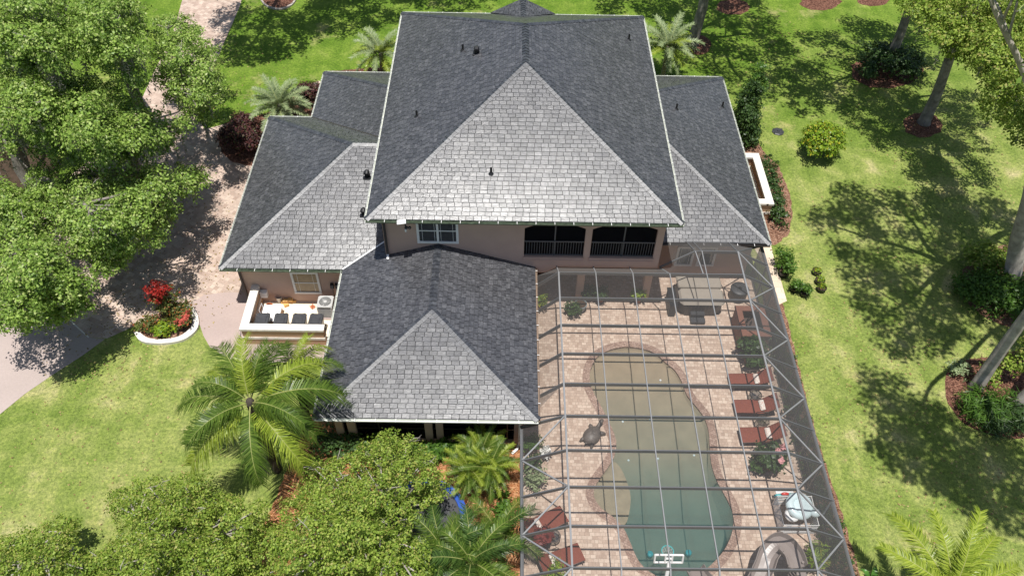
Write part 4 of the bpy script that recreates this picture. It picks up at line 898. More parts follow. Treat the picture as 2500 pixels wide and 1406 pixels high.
# basketball hoop
hp = root('basketball_hoop', 'white poolside basketball hoop with open white backboard and turquoise rim', 'basketball hoop', (6.32,-13.9,DECK_Z))
mb = MB(); by = -12.84; zb, zt = 1.05, 1.42
for a, b in (((5.80,by,zb),(6.86,by,zb)),((5.80,by,zt),(6.86,by,zt)),((5.80,by,zb),(5.80,by,zt)),((6.86,by,zb),(6.86,by,zt)),((6.2,by,zb),(6.2,by,zt)),((6.46,by,zb),(6.46,by,zt)),((6.2,by,1.24),(6.46,by,1.24))):
    mb.beam((a[0],a[1]+(a[2]-1.2)*0.35,a[2]),(b[0],b[1]+(b[2]-1.2)*0.35,b[2]),0.06,0.07,0,(0,1,0.1))
mb.build('backboard', MT['pvc'], hp)
mb = MB(); mb.tube([(6.33+0.225*math.cos(2*math.pi*k/24),-12.52+0.225*math.sin(2*math.pi*k/24),1.22) for k in range(25)],0.016,6,cap=False); mb.build('rim', MT['aqua'], hp)
mb = MB()
for k in range(12):
    a = 2*math.pi*k/12
    for d in (1,-1): b = a+d*0.5; mb.tube([(6.33+0.22*math.cos(a),-12.52+0.22*math.sin(a),1.21),(6.33+0.12*math.cos(b),-12.52+0.12*math.sin(b),0.9)],0.006,4)
mb.build('net', MT['pvc'], hp)
mb = MB(); mb.tube([(6.33,-12.95,1.2),(6.30,-13.15,1.05),(6.22,-13.5,0.5),(6.2,-13.9,0.3)],[0.06,0.07,0.08,0.1],8); mb.build('pole', MT['pvc'], hp)
mb = MB(); mb.rbox((6.2,-14.0,DECK_Z),(0.8,0.55,0.3),0,0,0.08); mb.build('base', MT['pvc'], hp)
# water slide
sl_ = root('water_slide', 'taupe plastic pool slide with a curved trough and ribbed ladder', 'slide', (10.4,-12.9,DECK_Z))
def trough(pts, w_, h_, parent):
    P = [np.array(p) for p in spline(pts, 6)]; prof = [(-1,1.0),(-0.93,1.03),(-0.80,0.35),(-0.45,0.05),(0,0),(0.45,0.05),(0.80,0.35),(0.93,1.03),(1,1.0),(0.86,0.25),(0.5,-0.09),(0,-0.14),(-0.5,-0.09),(-0.86,0.25)]
    vs = []; m_ = len(prof)
    for i, p in enumerate(P):
        d = P[min(i+1,len(P)-1)]-P[max(i-1,0)]; s_ = np.array([d[1],-d[0],0.0]); s_ /= np.linalg.norm(s_)+1e-9
        for a, b in prof: vs.append(tuple(p+s_*a*w_+np.array([0,0,b*h_])))
    mb = MB(); mb.add(vs, [(i*m_+k,i*m_+(k+1)%m_,(i+1)*m_+(k+1)%m_,(i+1)*m_+k) for i in range(len(P)-1) for k in range(m_)]); mb.build('trough', MT['slide'], parent, False)
trough([(10.95,-13.25,1.52),(10.9,-12.75,1.5),(10.58,-12.3,1.38),(10.15,-12.6,1.15),(9.85,-13.15,0.95),(9.25,-13.9,0.75),(8.3,-13.95,0.55),(7.7,-13.45,0.42),(7.45,-12.85,0.25)], 0.38, 0.33, sl_)
for k in range(6): mb = MB(); mb.rbox((11.15,-13.3,0.22+k*0.22),(0.3,0.5,0.05),0.5,0,0.02); mb.build('ladder_step', MT['slide'], sl_)
mb = MB()
for p, q in (((10.95,-13.6,0),(10.92,-13.55,1.7)),((11.3,-13.1,0),(11.22,-13.1,1.7)),((10.2,-12.6,0),(10.2,-12.6,1.1)),((9.2,-13.85,0),(9.2,-13.85,0.7)),((7.8,-13.6,0),(7.8,-13.6,0.4))): mb.tube([p,q],0.05,8)
mb.build('leg', MT['slide'], sl_)
# rack of pool toys
rk = root('toy_rack', 'white slatted pvc rack for pool toys at the right cage wall', 'rack', (11.9,-10.55,DECK_Z))
rx0,rx1,ry0,ry1 = 11.15,12.55,-11.2,-9.95; mb = MB()
for x in (rx0,rx1):
    for y in (ry0,ry1): mb.tube([(x,y,DECK_Z),(x,y,0.80)],0.025,6)
for z in (0.12,0.25,0.38,0.51,0.64,0.78):
    mb.tube([(rx0,ry0,z),(rx1,ry0,z)],0.018,6); mb.tube([(rx0,ry0,z),(rx0,ry1,z)],0.018,6); mb.tube([(rx1,ry0,z),(rx1,ry1,z)],0.018,6); mb.tube([(rx0,ry1,z),(rx1,ry1,z)],0.018,6)
mb.build('slat_frame', MT['pvc'], rk)
def torus(mb, c, R_, r_, tilt=(0,0), n_=28, m_=10, flat=1.0):
    tx, ty = tilt; pts = []
    rot = Matrix.Rotation(tx,3,'X') @ Matrix.Rotation(ty,3,'Y'); vs = []; fs = []
    for i in range(n_):
        for k in range(m_):
            a = 2*math.pi*i/n_; b = 2*math.pi*k/m_; v = rot @ Vector(((R_+r_*math.cos(b))*math.cos(a),(R_+r_*math.cos(b))*math.sin(a),flat*r_*math.sin(b)))
            vs.append((c[0]+v.x,c[1]+v.y,c[2]+v.z)); j = (i+1)%n_; l_ = (k+1)%m_; fs.append((i*m_+k,j*m_+k,j*m_+l_,i*m_+l_))
    mb.add(vs, fs)
mb = MB(); torus(mb,(11.95,-10.4,0.82),0.40,0.17,(0.15,0.1)); mb.ball((12.0,-10.36,0.86),(0.40,0.40,0.10),16,8); tag(mb.build('inflatable_lounge', MT['palewhite'], None, True, (11.95,-10.4,0.7)), 'large pale blue and white inflatable ring heaped on the toy rack', 'pool float')
mb = MB(); torus(mb,(11.62,-10.72,0.72),0.2,0.10,(0.5,-0.3)); tag(mb.build('swim_ring', MT['pvc'], None, True, (11.62,-10.72,0.6)), 'small white swim ring leaning in the near corner of the toy rack', 'swim ring')
mb = MB(); mb.ball((12.5,-10.72,0.86),(0.22,0.17,0.17),14,8); tag(mb.build('inflatable_cushion', MT['palewhite'], None, True, (12.5,-10.7,0.7)), 'pale blue inflatable cushion hanging over the outer side of the toy rack', 'cushion')
mb = MB(); mb.beam((11.1,-9.86,0.62),(12.0,-9.8,0.66),0.10,0.05); tag(mb.build('swim_noodle', MT['aqua'], None, False, (11.5,-9.85,0.6)), 'turquoise foam board laid across the back of the toy rack', 'foam board')
mb = MB(); mb.beam((11.2,-9.7,0.60),(11.9,-9.66,0.66),0.14,0.04); tag(mb.build('kick_board', MT['pvc'], None, False, (11.5,-9.7,0.6)), 'white foam board laid behind the turquoise one on the toy rack', 'foam board')
mb = MB(); mb.ball((11.52,-9.83,0.74),(0.17,0.07,0.07),12,6); tag(mb.build('toy_boat', MT['redtoy'], None, True, (11.52,-9.83,0.68)), 'red plastic toy lying on the foam boards of the toy rack', 'toy')
# pool floor fittings
for i, (u, v) in enumerate([(1520,1030),(1587,1025),(1534,1124),(1606,1120),(1571,1213),(1622,1208),(1569,1300),(1633,1299),(1658,1303),(1694,1112),(1703,1197),(1736,1294),(1612,929)]):
    p = at(u, v, -0.7); z = -depth(p.x,p.y)*1.05-0.0; p = at(u, v, z); mb = MB(); mb.lathe((p.x,p.y,z-0.02),[(0.055,0),(0.05,0.07),(0.03,0.085)],12)
    tag(mb.build('floor_head', MT['pvc'], None, False, (p.x,p.y,z)), 'small white cleaning head dotted on the green pool floor', 'pool fitting', 'white cleaning heads on the pool floor')
for u, v, lb in ((1588,1349,'turquoise round drain cover on the pool floor left of the hoop'),(1682,1346,'turquoise round drain cover on the pool floor right of the hoop')):
    p = at(u, v, -1.3); mb = MB(); mb.lathe((p.x,p.y,-1.5),[(0.13,0),(0.13,0.14),(0.1,0.17),(0.03,0.18)],16); tag(mb.build('drain_cover', MT['aqua'], None, True, (p.x,p.y,-1.4)), lb, 'drain cover')
# ---------------------------------------------------------------- service yard beside the garage
def lowwall(name, label, legs, h, parent=None, cap=0.12, bandmat='curb', ends=()):
    r = root(name, label, 'wall', (legs[0][0],legs[0][2],0))
    mb = MB(); cp = MB(); bd = MB(); o_ = 0.055
    for i, (a, b, c, d) in enumerate(legs):
        mb.box(a,b,c,d,0,h); cp.box(a-o_,b+o_,c-o_,d+o_,h+0.001+i*0.003,h+cap+i*0.003); bd.box(a-0.03,b+0.03,c-0.03,d+0.03,h*0.40+i*0.002,h*0.40+0.14+i*0.002)
    mb.build('wall_body', MT['tan'], r); cp.build('coping', MT['curb'], r); bd.build('band', MT['curb'], r); return r
lowwall('yard_wall', 'low tan stucco L shaped wall with thick white coping around the bins', [(-12.22,-8.42,-1.98,-1.72),(-12.22,-11.94,-1.72,0.66)], 1.05)
lowwall('side_wall', 'low tan stucco wall with white coping around the side air conditioner by the east wing', [(14.15,14.45,7.1,11.3),(12.36,14.15,11.0,11.3),(13.5,14.15,7.1,7.4)], 1.10)
mb = MB(); mb.tube([(-12.08,0.56,1.16),(-12.08,0.56,1.24)],0.20,14); y_ = mb.build('end_cap', MT['curb'], bpy.data.objects['yard_wall'])
def ac(x, y, label):
    r = root('air_conditioner', label, 'air conditioner', (x,y,0.02)); s_ = 0.74; z = 0.02
    mb = MB(); mb.rbox((x,y,z),(0.9,0.9,0.06),0,0,0.02); mb.build('base_pad', MT['pad'], r)
    mb = MB(); mb.rbox((x,y,z+0.06),(s_-0.05,s_-0.05,0.74),0,0,0.05); mb.build('coil_grille', MT['grille'], r)
    mb = MB(); h = s_/2
    for sx_ in (-1,1):
        for sy_ in (-1,1): mb.rbox((x+sx_*(h-.04),y+sy_*(h-.04),z+0.06),(0.08,0.08,0.76),0,0,0.02)
    for k in range(12):
        zz_ = z+0.10+k*0.056
        for s2 in (-1,1): mb.box(x-h+.08,x+h-.08,y+s2*(h-.02)-.006,y+s2*(h-.02)+.006,zz_,zz_+0.018); mb.box(x+s2*(h-.02)-.006,x+s2*(h-.02)+.006,y-h+.08,y+h-.08,zz_,zz_+0.018)
    mb.build('cabinet', MT['acgrey'], r)
    mb = MB(); n_ = 28; sqr = []
    for k in range(n_):
        a = 2*math.pi*k/n_; m_ = max(abs(math.cos(a)),abs(math.sin(a))); q = min(h/m_, h*1.28); sqr.append((x+q*math.cos(a), y+q*math.sin(a)))
    ring_strip(mb,[(x+0.29*math.cos(2*math.pi*k/n_),y+0.29*math.sin(2*math.pi*k/n_)) for k in range(n_)],sqr,z+0.80,z+0.86); mb.build('top_panel', MT['acgrey'], r)
    mb = MB()
    for k in range(22): a = 2*math.pi*k/22; mb.tube([(x+0.08*math.cos(a),y+0.08*math.sin(a),z+0.87),(x+0.29*math.cos(a+0.25),y+0.29*math.sin(a+0.25),z+0.85)],0.006,4)
    for q in (0.15,0.22): mb.tube([(x+q*math.cos(2*math.pi*k/20),y+q*math.sin(2*math.pi*k/20),z+0.862) for k in range(21)],0.006,4,cap=False)
    mb.build('fan_guard', MT['acgrey'], r)
    mb = MB()
    for k in range(3):
        a = 2*math.pi*k/3; mb.add([(x+0.04*math.cos(a),y+0.04*math.sin(a),z+0.80),(x+0.27*math.cos(a),y+0.27*math.sin(a),z+0.82),(x+0.27*math.cos(a+0.7),y+0.27*math.sin(a+0.7),z+0.77),(x+0.05*math.cos(a+1.2),y+0.05*math.sin(a+1.2),z+0.78)],[(0,1,2,3),(3,2,1,0)])
    mb.lathe((x,y,z+0.78),[(0.09,0),(0.09,0.09),(0.03,0.10)],12); mb.build('fan', MT['acgrey'], r)
p = at(796,745,0.6); ac(p.x, p.y, 'grey air conditioner with a round fan grille, on the cream slab by the rubbish bins')
p = at(1836,412,0.85); ac(13.25, 9.3, 'grey air conditioner behind the low wall on the far side of the house')
def make_bin():
    r = root('wheelie_bin', 'x', 'rubbish bin', (0,0,0), 'black wheelie bins behind the yard wall')
    mb = MB(); vs = []
    for z, a, b in ((0.03,0.22,0.25),(0.9,0.29,0.34),(0.94,0.31,0.36)): vs += [(-a,-b,z),(a,-b,z),(a,b,z),(-a,b,z)]
    mb.add(vs, [(3,2,1,0)]+[(k*4+i,k*4+(i+1)%4,(k+1)*4+(i+1)%4,(k+1)*4+i) for k in range(2) for i in range(4)]); mb.build('bin_body', MT['black'], r)
    mb = MB(); mb.rbox((0,0,0.945),(0.64,0.74,0.07),0,0,0.05); mb.rbox((0,-0.05,1.01),(0.42,0.42,0.025),0,0,0.05); mb.box(-0.12,0.12,-0.40,-0.36,0.95,0.99)
    for s_ in (-1,1): mb.box(s_*0.2-0.03,s_*0.2+0.03,0.1,0.36,1.01,1.03)
    mb.build('lid', MT['charcoal'], r)
    mb = MB(); mb.tube([(-0.26,0.40,0.93),(0.26,0.40,0.93)],0.018,7); mb.build('handle', MT['black'], r)
    for s_ in (-1,1): mb = MB(); mb.tube([(s_*0.25,0.30,0.12),(s_*0.31,0.30,0.12)],0.12,14); mb.build('wheel', MT['black'], r)
    return r
bn = make_bin()
for i, (u, v, lb) in enumerate([(639,783,'black wheelie bin in the yard, in the corner of the white capped wall'),(684,785,'black wheelie bin, second from the corner of the yard wall'),(728,787,'black wheelie bin, third from the corner of the yard wall'),(769,789,'black wheelie bin at the open end of the yard wall, nearest the air conditioner')]):
    p = at(u, v, 1.0); o = bn if i == 0 else dup(bn); o.location = (p.x, -1.26, 0.02); o.rotation_euler = (0,0,random.uniform(-0.05,0.05)); o['label'] = lb
p = at(682,728,0.2); mb = MB(); mb.lathe((p.x,p.y,0.02),[(0.14,0),(0.17,0.34),(0.18,0.34),(0.165,0.33),(0.15,0.06)],16,cap=(True,True)); tag(mb.build('bucket', MT['pvc'], None, True, (p.x,p.y,0.02)), 'white plastic bucket standing against the garage wall', 'bucket')
for i, (u, v, z) in enumerate([(692,736,0.02),(704,735,0.02),(717,734,0.02),(697,734,0.17),(708,732,0.17),(699,744,0.02)]):
    p = at(u, v, z+0.07); mb = MB(); mb.rbox((p.x,p.y,z),(0.24,0.20,0.14),random.uniform(-0.3,0.3) if i < 5 else 0.5,0,0.02); mb.box(p.x-0.05,p.x+0.05,p.y-0.09,p.y-0.06,z+0.141,z+0.15)
    tag(mb.build('yellow_crate', MT['wood'], None, False, (p.x,p.y,z)), ('yellow carton lying loose in front of the pile by the garage wall','yellow carton in the pile under the garage window')[i < 5], 'carton', 'yellow cartons by the garage wall')
cb = root('storage_chest', 'low white topped storage chest with tan sides on the cream slab', 'chest', (-11.2,-0.55,0.02))
mb = MB(); mb.rbox((-11.22,-0.45,0.02),(0.80,0.95,0.42),0,0,0.03); mb.build('chest_body', MT['tan'], cb)
mb = MB(); mb.rbox((-11.24,-0.45,0.441),(0.88,1.02,0.07),0,0,0.04); mb.build('chest_lid', MT['pvc'], cb)
mb = MB()
for k in range(5):
    mb.tube([(-11.62+0.17*math.cos(a/10*6.283+k)+0.02*k,0.28+0.15*math.sin(a/10*6.283+k),0.06+k*0.035) for a in range(11)],0.018,6)
tag(mb.build('coiled_hose', MT['copper'], None, True, (-11.62,0.28,0.03)), 'coil of copper coloured hose in the corner of the yard', 'hose')
mb = MB(); mb.tube([(-11.78,-0.5,0.03),(-11.75,-0.5,0.75),(-11.72,-0.1,0.8),(-11.72,-0.1,0.03)],0.02,7); mb.tube([(-11.75,-0.5,0.5),(-11.72,-0.1,0.5)],0.015,6); tag(mb.build('hose_stand', MT['pvc'], None, True, (-11.75,-0.3,0.02)), 'thin white tube stand along the inside of the yard wall', 'stand')
mb = MB(); p = at(763,748,0.1); mb.lathe((p.x,p.y,0.02),[(0.10,0),(0.12,0.05),(0.05,0.07),(0.03,0.2)],10); mb.tube([(p.x-0.16,p.y,0.15),(p.x+0.16,p.y,0.17)],0.015,5); mb.tube([(p.x,p.y-0.16,0.16),(p.x,p.y+0.16,0.16)],0.015,5); tag(mb.build('sprinkler', MT['copper'], None, False, (p.x,p.y,0.02)), 'small brown sprinkler standing alone on the cream slab', 'sprinkler')
mb = MB(); mb.beam((-12.55,-1.05,0.03),(-12.31,-1.05,0.55),0.5,0.04,0,(1,0,0.4)); mb.tube([(-12.5,-1.25,0.3),(-12.6,-1.4,0.1),(-12.55,-1.6,0.03)],0.012,5); tag(mb.build('leaning_board', MT['charcoal'], None, False, (-12.4,-1.05,0.01)), 'dark grey panel leaning on the outside of the yard wall', 'panel')
# ---------------------------------------------------------------- garden hard goods
mb = MB(); inn = px([(342,812),(362,826),(400,829),(440,821),(466,800),(471,778),(458,757),(436,750)], 0.1); out = px([(326,810),(346,834),(398,839),(448,830),(480,806),(485,778),(470,750),(436,739)], 0.1)
si, so_ = spline(inn,4), spline(out,4); n_ = len(si)
vs = [(x,y,0.15) for x,y in si]+[(x,y,0.15) for x,y in so_]+[(x,y,0) for x,y in so_]+[(x,y,0) for x,y in si]; fs = []
for i in range(n_-1): fs += [(i,i+1,n_+i+1,n_+i)[::-1],(n_+i,n_+i+1,2*n_+i+1,2*n_+i)[::-1],(3*n_+i,3*n_+i+1,i+1,i)[::-1]]
fs += [(0,n_,2*n_,3*n_),(n_-1,4*n_-1,3*n_-1,2*n_-1)]
mb.add(vs, fs); tag(mb.build('bed_curb', MT['curb'], None, False, (si[0][0],si[0][1],0)), 'thick white concrete curb curving round the flower bed by the drive', 'curb')
ro, ri = ell(680,-8,46,34,30,0.0), ell(680,-8,42,31,30,0.0); mb = MB()
for i in range(30):
    a = ro[i]; b = ro[(i+1)%30]; c = ri[(i+1)%30]; d = ri[i]; k = 0.92
    mb.prism([a,(a[0]+(b[0]-a[0])*k,a[1]+(b[1]-a[1])*k),(d[0]+(c[0]-d[0])*k,d[1]+(c[1]-d[1])*k),d],0,0.12+random.uniform(-.02,.02))
tag(mb.build('stone_edging', MT['bark_pale'], None, False, (ro[0][0],ro[0][1],0)), 'round stone edging ring around the shaded bed beyond the garage', 'edging')
mb = MB(); e1 = px([(712,234),(735,222),(760,212),(782,203)]); 
for a, b in zip(e1[:-1], e1[1:]): mb.beam((a[0],a[1],0.05),(b[0],b[1],0.05),0.22,0.12)
tag(mb.build('stone_edging', MT['path'], None, False, (e1[0][0],e1[0][1],0)), 'tan stone edging strip along the plum coloured bed', 'edging')
p = at(1899,323,0); mb = MB(); mb.lathe((p.x,p.y,0),[(0.36,0.0),(0.38,0.05),(0.30,0.09),(0.12,0.10)],8)
for k in range(-3,4): mb.box(p.x+k*0.085-0.018,p.x+k*0.085+0.018,p.y-0.24,p.y+0.24,0.096,0.112)
mb.lathe((p.x,p.y,0.1),[(0.10,0),(0.08,0.06)],12); tag(mb.build('drain_grate', MT['charcoal'], None, False, (p.x,p.y,0)), 'dark grey round slotted drain lid set in the lawn', 'drain lid')
tr_ = root('trampoline', 'round black trampoline with blue padded rim, half hidden beneath the trees', 'trampoline', (0,0,0)); p = at(1036,1262,0.8); tr_.location = (p.x,p.y,0)
mb = MB(); n_ = 40; C1 = lambda r_: [(p.x+r_*math.cos(2*math.pi*k/n_),p.y+r_*math.sin(2*math.pi*k/n_)) for k in range(n_)]
ring_strip(mb, C1(1.40), C1(1.68), 0.80, 0.86); mb.build('rim_pad', MT['blue'], tr_)
mb = MB(); mb.lathe((p.x,p.y,0.80),[(1.40,0),(1.39,0.01)],40); mb.build('jumping_mat', MT['mat_black'], tr_)
for k in range(6):
    a = k*math.pi/3; mb = MB(); mb.tube([(p.x+1.6*math.cos(a),p.y+1.6*math.sin(a),0.8),(p.x+1.6*math.cos(a),p.y+1.6*math.sin(a),0.0)],0.03,7); mb.build('leg', MT['acgrey'], tr_)
# ---------------------------------------------------------------- vegetation
def leaf_object(name, P, N, L, W, mat, parent=None, origin=None, fold=0.0):
    """one mesh of many small rhombic leaves: centres P, normals N, half length L, half width W"""
    n = len(P); N = N/(np.linalg.norm(N, axis=1, keepdims=True)+1e-9)
    r = rng.normal(size=(n,3)); a = np.cross(N, r); a /= (np.linalg.norm(a, axis=1, keepdims=True)+1e-9); b = np.cross(N, a)
    s = rng.uniform(0.5, 1.5, (n,1)); L_ = L*s; W_ = W*s
    V = np.empty((n,4,3)); V[:,0] = P-a*L_; V[:,1] = P+b*W_-a*L_*0.15; V[:,2] = P+a*L_+N*(L_*0.2); V[:,3] = P-b*W_-a*L_*0.15
    V = V.reshape(-1,3)
    if origin is not None: V = V-np.array(origin)
    me = bpy.data.meshes.new(name); me.vertices.add(4*n); me.vertices.foreach_set('co', V.astype(np.float32).ravel())
    me.loops.add(4*n); me.loops.foreach_set('vertex_index', np.arange(4*n, dtype=np.int32))
    me.polygons.add(n); me.polygons.foreach_set('loop_start', np.arange(0,4*n,4,dtype=np.int32)); me.polygons.foreach_set('loop_total', np.full(n,4,dtype=np.int32))
    me.materials.append(MT[mat]); me.update(calc_edges=True)
    o = link(name, me, parent)
    if origin is not None: o.location = origin if parent is None else o.location
    return o
def crown_points(clumps, dens=46, per=14, spread=0.17, flat=0.72, low=0.35):
    PP, NN = [], []
    for x, y, z, r in clumps:
        ns = max(6, int(dens*r*r*rng.uniform(0.5,1.25))); d = rng.normal(size=(ns,3)); d /= np.linalg.norm(d, axis=1, keepdims=True)
        d[:,2] = np.where(d[:,2] < -low, -d[:,2]*rng.uniform(0.2,1,ns), d[:,2])
        rad = r*(0.45+0.55*rng.random(ns)**0.6)*rng.uniform(0.8,1.15,ns)
        S = d*rad[:,None]; S[:,2] *= flat; S += np.array([x,y,z])
        k = rng.integers(int(per*0.5), int(per*1.5)+1, ns); idx = np.repeat(np.arange(ns), k); m = len(idx)
        off = rng.normal(size=(m,3))*spread*np.array([1,1,0.6]); off += d[idx]*rng.random((m,1))*spread*0.8
        PP.append(S[idx]+off); NN.append(d[idx]*0.85+np.array([0,0,0.45])+rng.normal(size=(m,3))*0.42)
    return np.concatenate(PP), np.concatenate(NN)
def inside(poly, x, y):
    c = False; n = len(poly)
    for i in range(n):
        x1, y1 = poly[i]; x2, y2 = poly[(i+1)%n]
        if (y1 > y) != (y2 > y) and x < (x2-x1)*(y-y1)/(y2-y1)+x1: c = not c
    return c
def edge_dist(poly, x, y):
    m = 1e9; n = len(poly)
    for i in range(n):
        a = np.array(poly[i],float); b = np.array(poly[(i+1)%n],float); p = np.array((x,y)); t = np.clip(np.dot(p-a,b-a)/max(1e-9,np.dot(b-a,b-a)),0,1); m = min(m, np.linalg.norm(p-a-t*(b-a)))
    return m
def fill_clumps(poly, spacing, ztop, zedge, r, inset=20, under=0.2, jit=0.8):
    """clump centres spread through a crown whose plan outline is surveyed in poly; height domes from zedge to ztop"""
    xs = [p[0] for p in poly]; ys = [p[1] for p in poly]; pts = []
    dm = max(edge_dist(poly, x, y) for x, y in [(random.uniform(min(xs),max(xs)),random.uniform(min(ys),max(ys))) for _ in range(400)] if inside(poly,x,y))
    for tries in range(7000):
        x = random.uniform(min(xs),max(xs)); y = random.uniform(min(ys),max(ys))
        if not inside(poly, x, y) or edge_dist(poly,x,y) < inset: continue
        if any((x-a)**2+(y-b)**2 < spacing**2 for a,b in pts): continue
        pts.append((x,y))
    out = []
    for x, y in pts:
        k = min(1, (edge_dist(poly,x,y)-inset)/max(1,dm-inset)); z = zedge+(ztop-zedge)*math.sqrt(k)+random.uniform(-jit,jit*0.6)
        p = at(x, y, z); q = r*random.uniform(0.72,1.15)*(0.78+0.3*k); out.append((p.x,p.y,p.z,q))
        if random.random() < under and k > 0.35: out.append((p.x,p.y+0.5,p.z-random.uniform(1.2,2.0),q*0.8))
    return out
def limbs(mb, base, clumps, r0, fork, lean=(0,0), frac=0.75, mi=0, thin=0.03):
    bx, by, bz = base; top = Vector((bx+lean[0], by+lean[1], bz+fork))
    b0 = Vector(base); w1 = Vector((random.uniform(-.12,.12),random.uniform(-.12,.12),0))
    mb.tube([b0-Vector((0,0,0.15)), b0+Vector((0,0,0.25)), b0.lerp(top,0.35)+w1, b0.lerp(top,0.7)-w1, top], [r0*1.5,r0*1.1,r0*0.92,r0*0.82,r0*0.72], 12)
    cl = sorted(clumps, key=lambda c: (c[0]-top.x)**2+(c[1]-top.y)**2); main = []
    ang = {}
    for c in cl: ang.setdefault(int((math.atan2(c[1]-top.y,c[0]-top.x)+math.pi)/(2*math.pi)*6.99), []).append(c)
    for k, L in ang.items():
        far = L[-1]; e = Vector(far[:3]); m1 = top.lerp(e,0.33)+Vector((random.uniform(-.4,.4),random.uniform(-.4,.4),0.5)); m2 = top.lerp(e,0.68)+Vector((random.uniform(-.4,.4),random.uniform(-.4,.4),0.35))
        P = [Vector(p) for p in spline([tuple(top),tuple(m1),tuple(m2),tuple(e)],5)]; n_ = len(P)
        mb.tube(P, [max(thin,r0*0.5*(1-0.88*i/n_)) for i in range(n_)], 8, mi)
        for c in L[:-1]:
            if random.random() > frac: continue
            cv = Vector(c[:3]); i = min(range(n_), key=lambda i: (P[i]-cv).length+0.15*i); i = max(0, i-2); s_ = P[i]; mm = s_.lerp(cv,0.5)+Vector((random.uniform(-.25,.25),random.uniform(-.25,.25),random.uniform(0,.3)))
            mb.tube([s_, mm, cv], [max(thin,r0*0.22*(1-0.6*i/n_)), max(thin,r0*0.13), thin*0.6], 6, mi)
def twigs(mb, clumps, n, mi=0, r=0.014, length=0.6):
    for _ in range(n):
        c = random.choice(clumps); a = random.uniform(0,6.28); R_ = c[3]
        p = Vector(c[:3]); q = p+Vector((math.cos(a)*0.9,math.sin(a)*0.9,random.uniform(0.5,1.0)))*max(length,R_*0.95)
        mb.tube([p,p.lerp(q,0.5)+Vector((random.uniform(-.1,.1),random.uniform(-.1,.1),0.05)),q],[r*1.5,r,r*0.4],5,mi)
        for k in range(2): s_ = p.lerp(q,random.uniform(.3,.8)); mb.tube([s_, s_+Vector((random.uniform(-1,1),random.uniform(-1,1),random.uniform(0,.6)))*length*0.5],[r*0.8,r*0.3],4,mi)
def tree(name, label, base, clumps, mat, r0=0.25, fork=3.0, lean=(0,0), bark='bark', dens=46, per=14, leaf=(0.095,0.055), spread=0.17, moss=0, twig=0, group=None, cat='tree'):
    r = root(name, label, cat, (base[0],base[1],0), group); mb = MB(); limbs(mb, (base[0],base[1],0), clumps, r0, fork, lean)
    if twig: twigs(mb, clumps, twig, 1)
    mb.build('trunk', [MT[bark], MT['bark_pale']], r, True)
    P, N = crown_points(clumps, dens, per, spread); leaf_object('crown', P, N, leaf[0], leaf[1], mat, r)
    if moss:
        PP = []; 
        for _ in range(moss):
            c = random.choice(clumps); a = random.uniform(0,6.28); q = c[3]*random.uniform(0.4,1.05); x, y, z = c[0]+q*math.cos(a), c[1]+q*math.sin(a), c[2]-0.1*c[3]; ln = random.uniform(0.5,1.5)
            k = int(ln*26); t = np.linspace(0,1,k)[:,None]; PP.append(np.array([[x,y,z]])-t*np.array([[0,0,ln]])+rng.normal(size=(k,3))*0.07*(1-0.5*t))
        P = np.concatenate(PP); N = rng.normal(size=P.shape)*np.array([1,1,0.15]); leaf_object('spanish_moss', P, N, 0.10, 0.025, 'moss', r)
    return r
# ---- the live oaks on the left
A_ = [(352,60),(400,22),(470,38),(500,78),(528,122),(552,200),(556,245),(520,300),(470,312),(425,262),(372,205),(345,120)]
B1 = [(-60,-60),(150,-60),(165,60),(200,150),(120,165),(-60,150)]
B2 = [(140,-60),(330,-60),(348,40),(345,150),(330,190),(215,165),(165,80)]
C0 = [(-60,140),(60,150),(130,165),(165,260),(160,340),(90,350),(30,330),(-60,330)]
C_p = [(120,160),(215,170),(335,190),(352,258),(465,292),(468,335),(420,372),(330,400),(230,410),(130,400),(110,340)]
D_p = [(-30,430),(40,448),(125,425),(230,398),(330,402),(400,398),(470,385),(517,440),(492,478),(435,520),(405,560),(335,600),(300,665),(240,680),(170,620),(100,540)]
E_p = [(-60,425),(40,440),(75,475),(110,540),(170,620),(228,690),(205,750),(140,800),(60,815),(-60,800)]
def centre(poly, z): p = at(sum(q[0] for q in poly)/len(poly), sum(q[1] for q in poly)/len(poly), z); return (p.x, p.y)
OAKS = [('tall narrow live oak at the edge of the lawn beside the drive',A_,30,7.2,2.8,1.0,(492,292),'oak',26,0.28,3.2),
 ('live oak hung with grey moss, filling the upper left corner',B1,36,12.0,8.5,1.35,None,'oak',90,0.35,4.5),
 ('live oak with a broad high crown behind the tall narrow oak by the drive',B2,34,11.5,7.5,1.30,None,'oak',50,0.35,4.5),
 ('live oak with a thick dark trunk in shade at the left edge of the grove',C0,34,9.5,6.5,1.1,(85,455),'oak',70,0.45,3.8),
 ('wide live oak with bare grey limbs in the middle of the left grove',C_p,34,8.8,4.2,1.10,None,'oak',60,0.36,3.2),
 ('live oak reaching long low branches over the pavers toward the garage',D_p,32,6.2,2.8,1.0,(215,560),'oak',30,0.50,2.6),
 ('live oak with mossy outer branches overhanging the concrete drive',E_p,34,5.8,3.2,1.05,(70,690),'oak',60,0.40,3.0)]
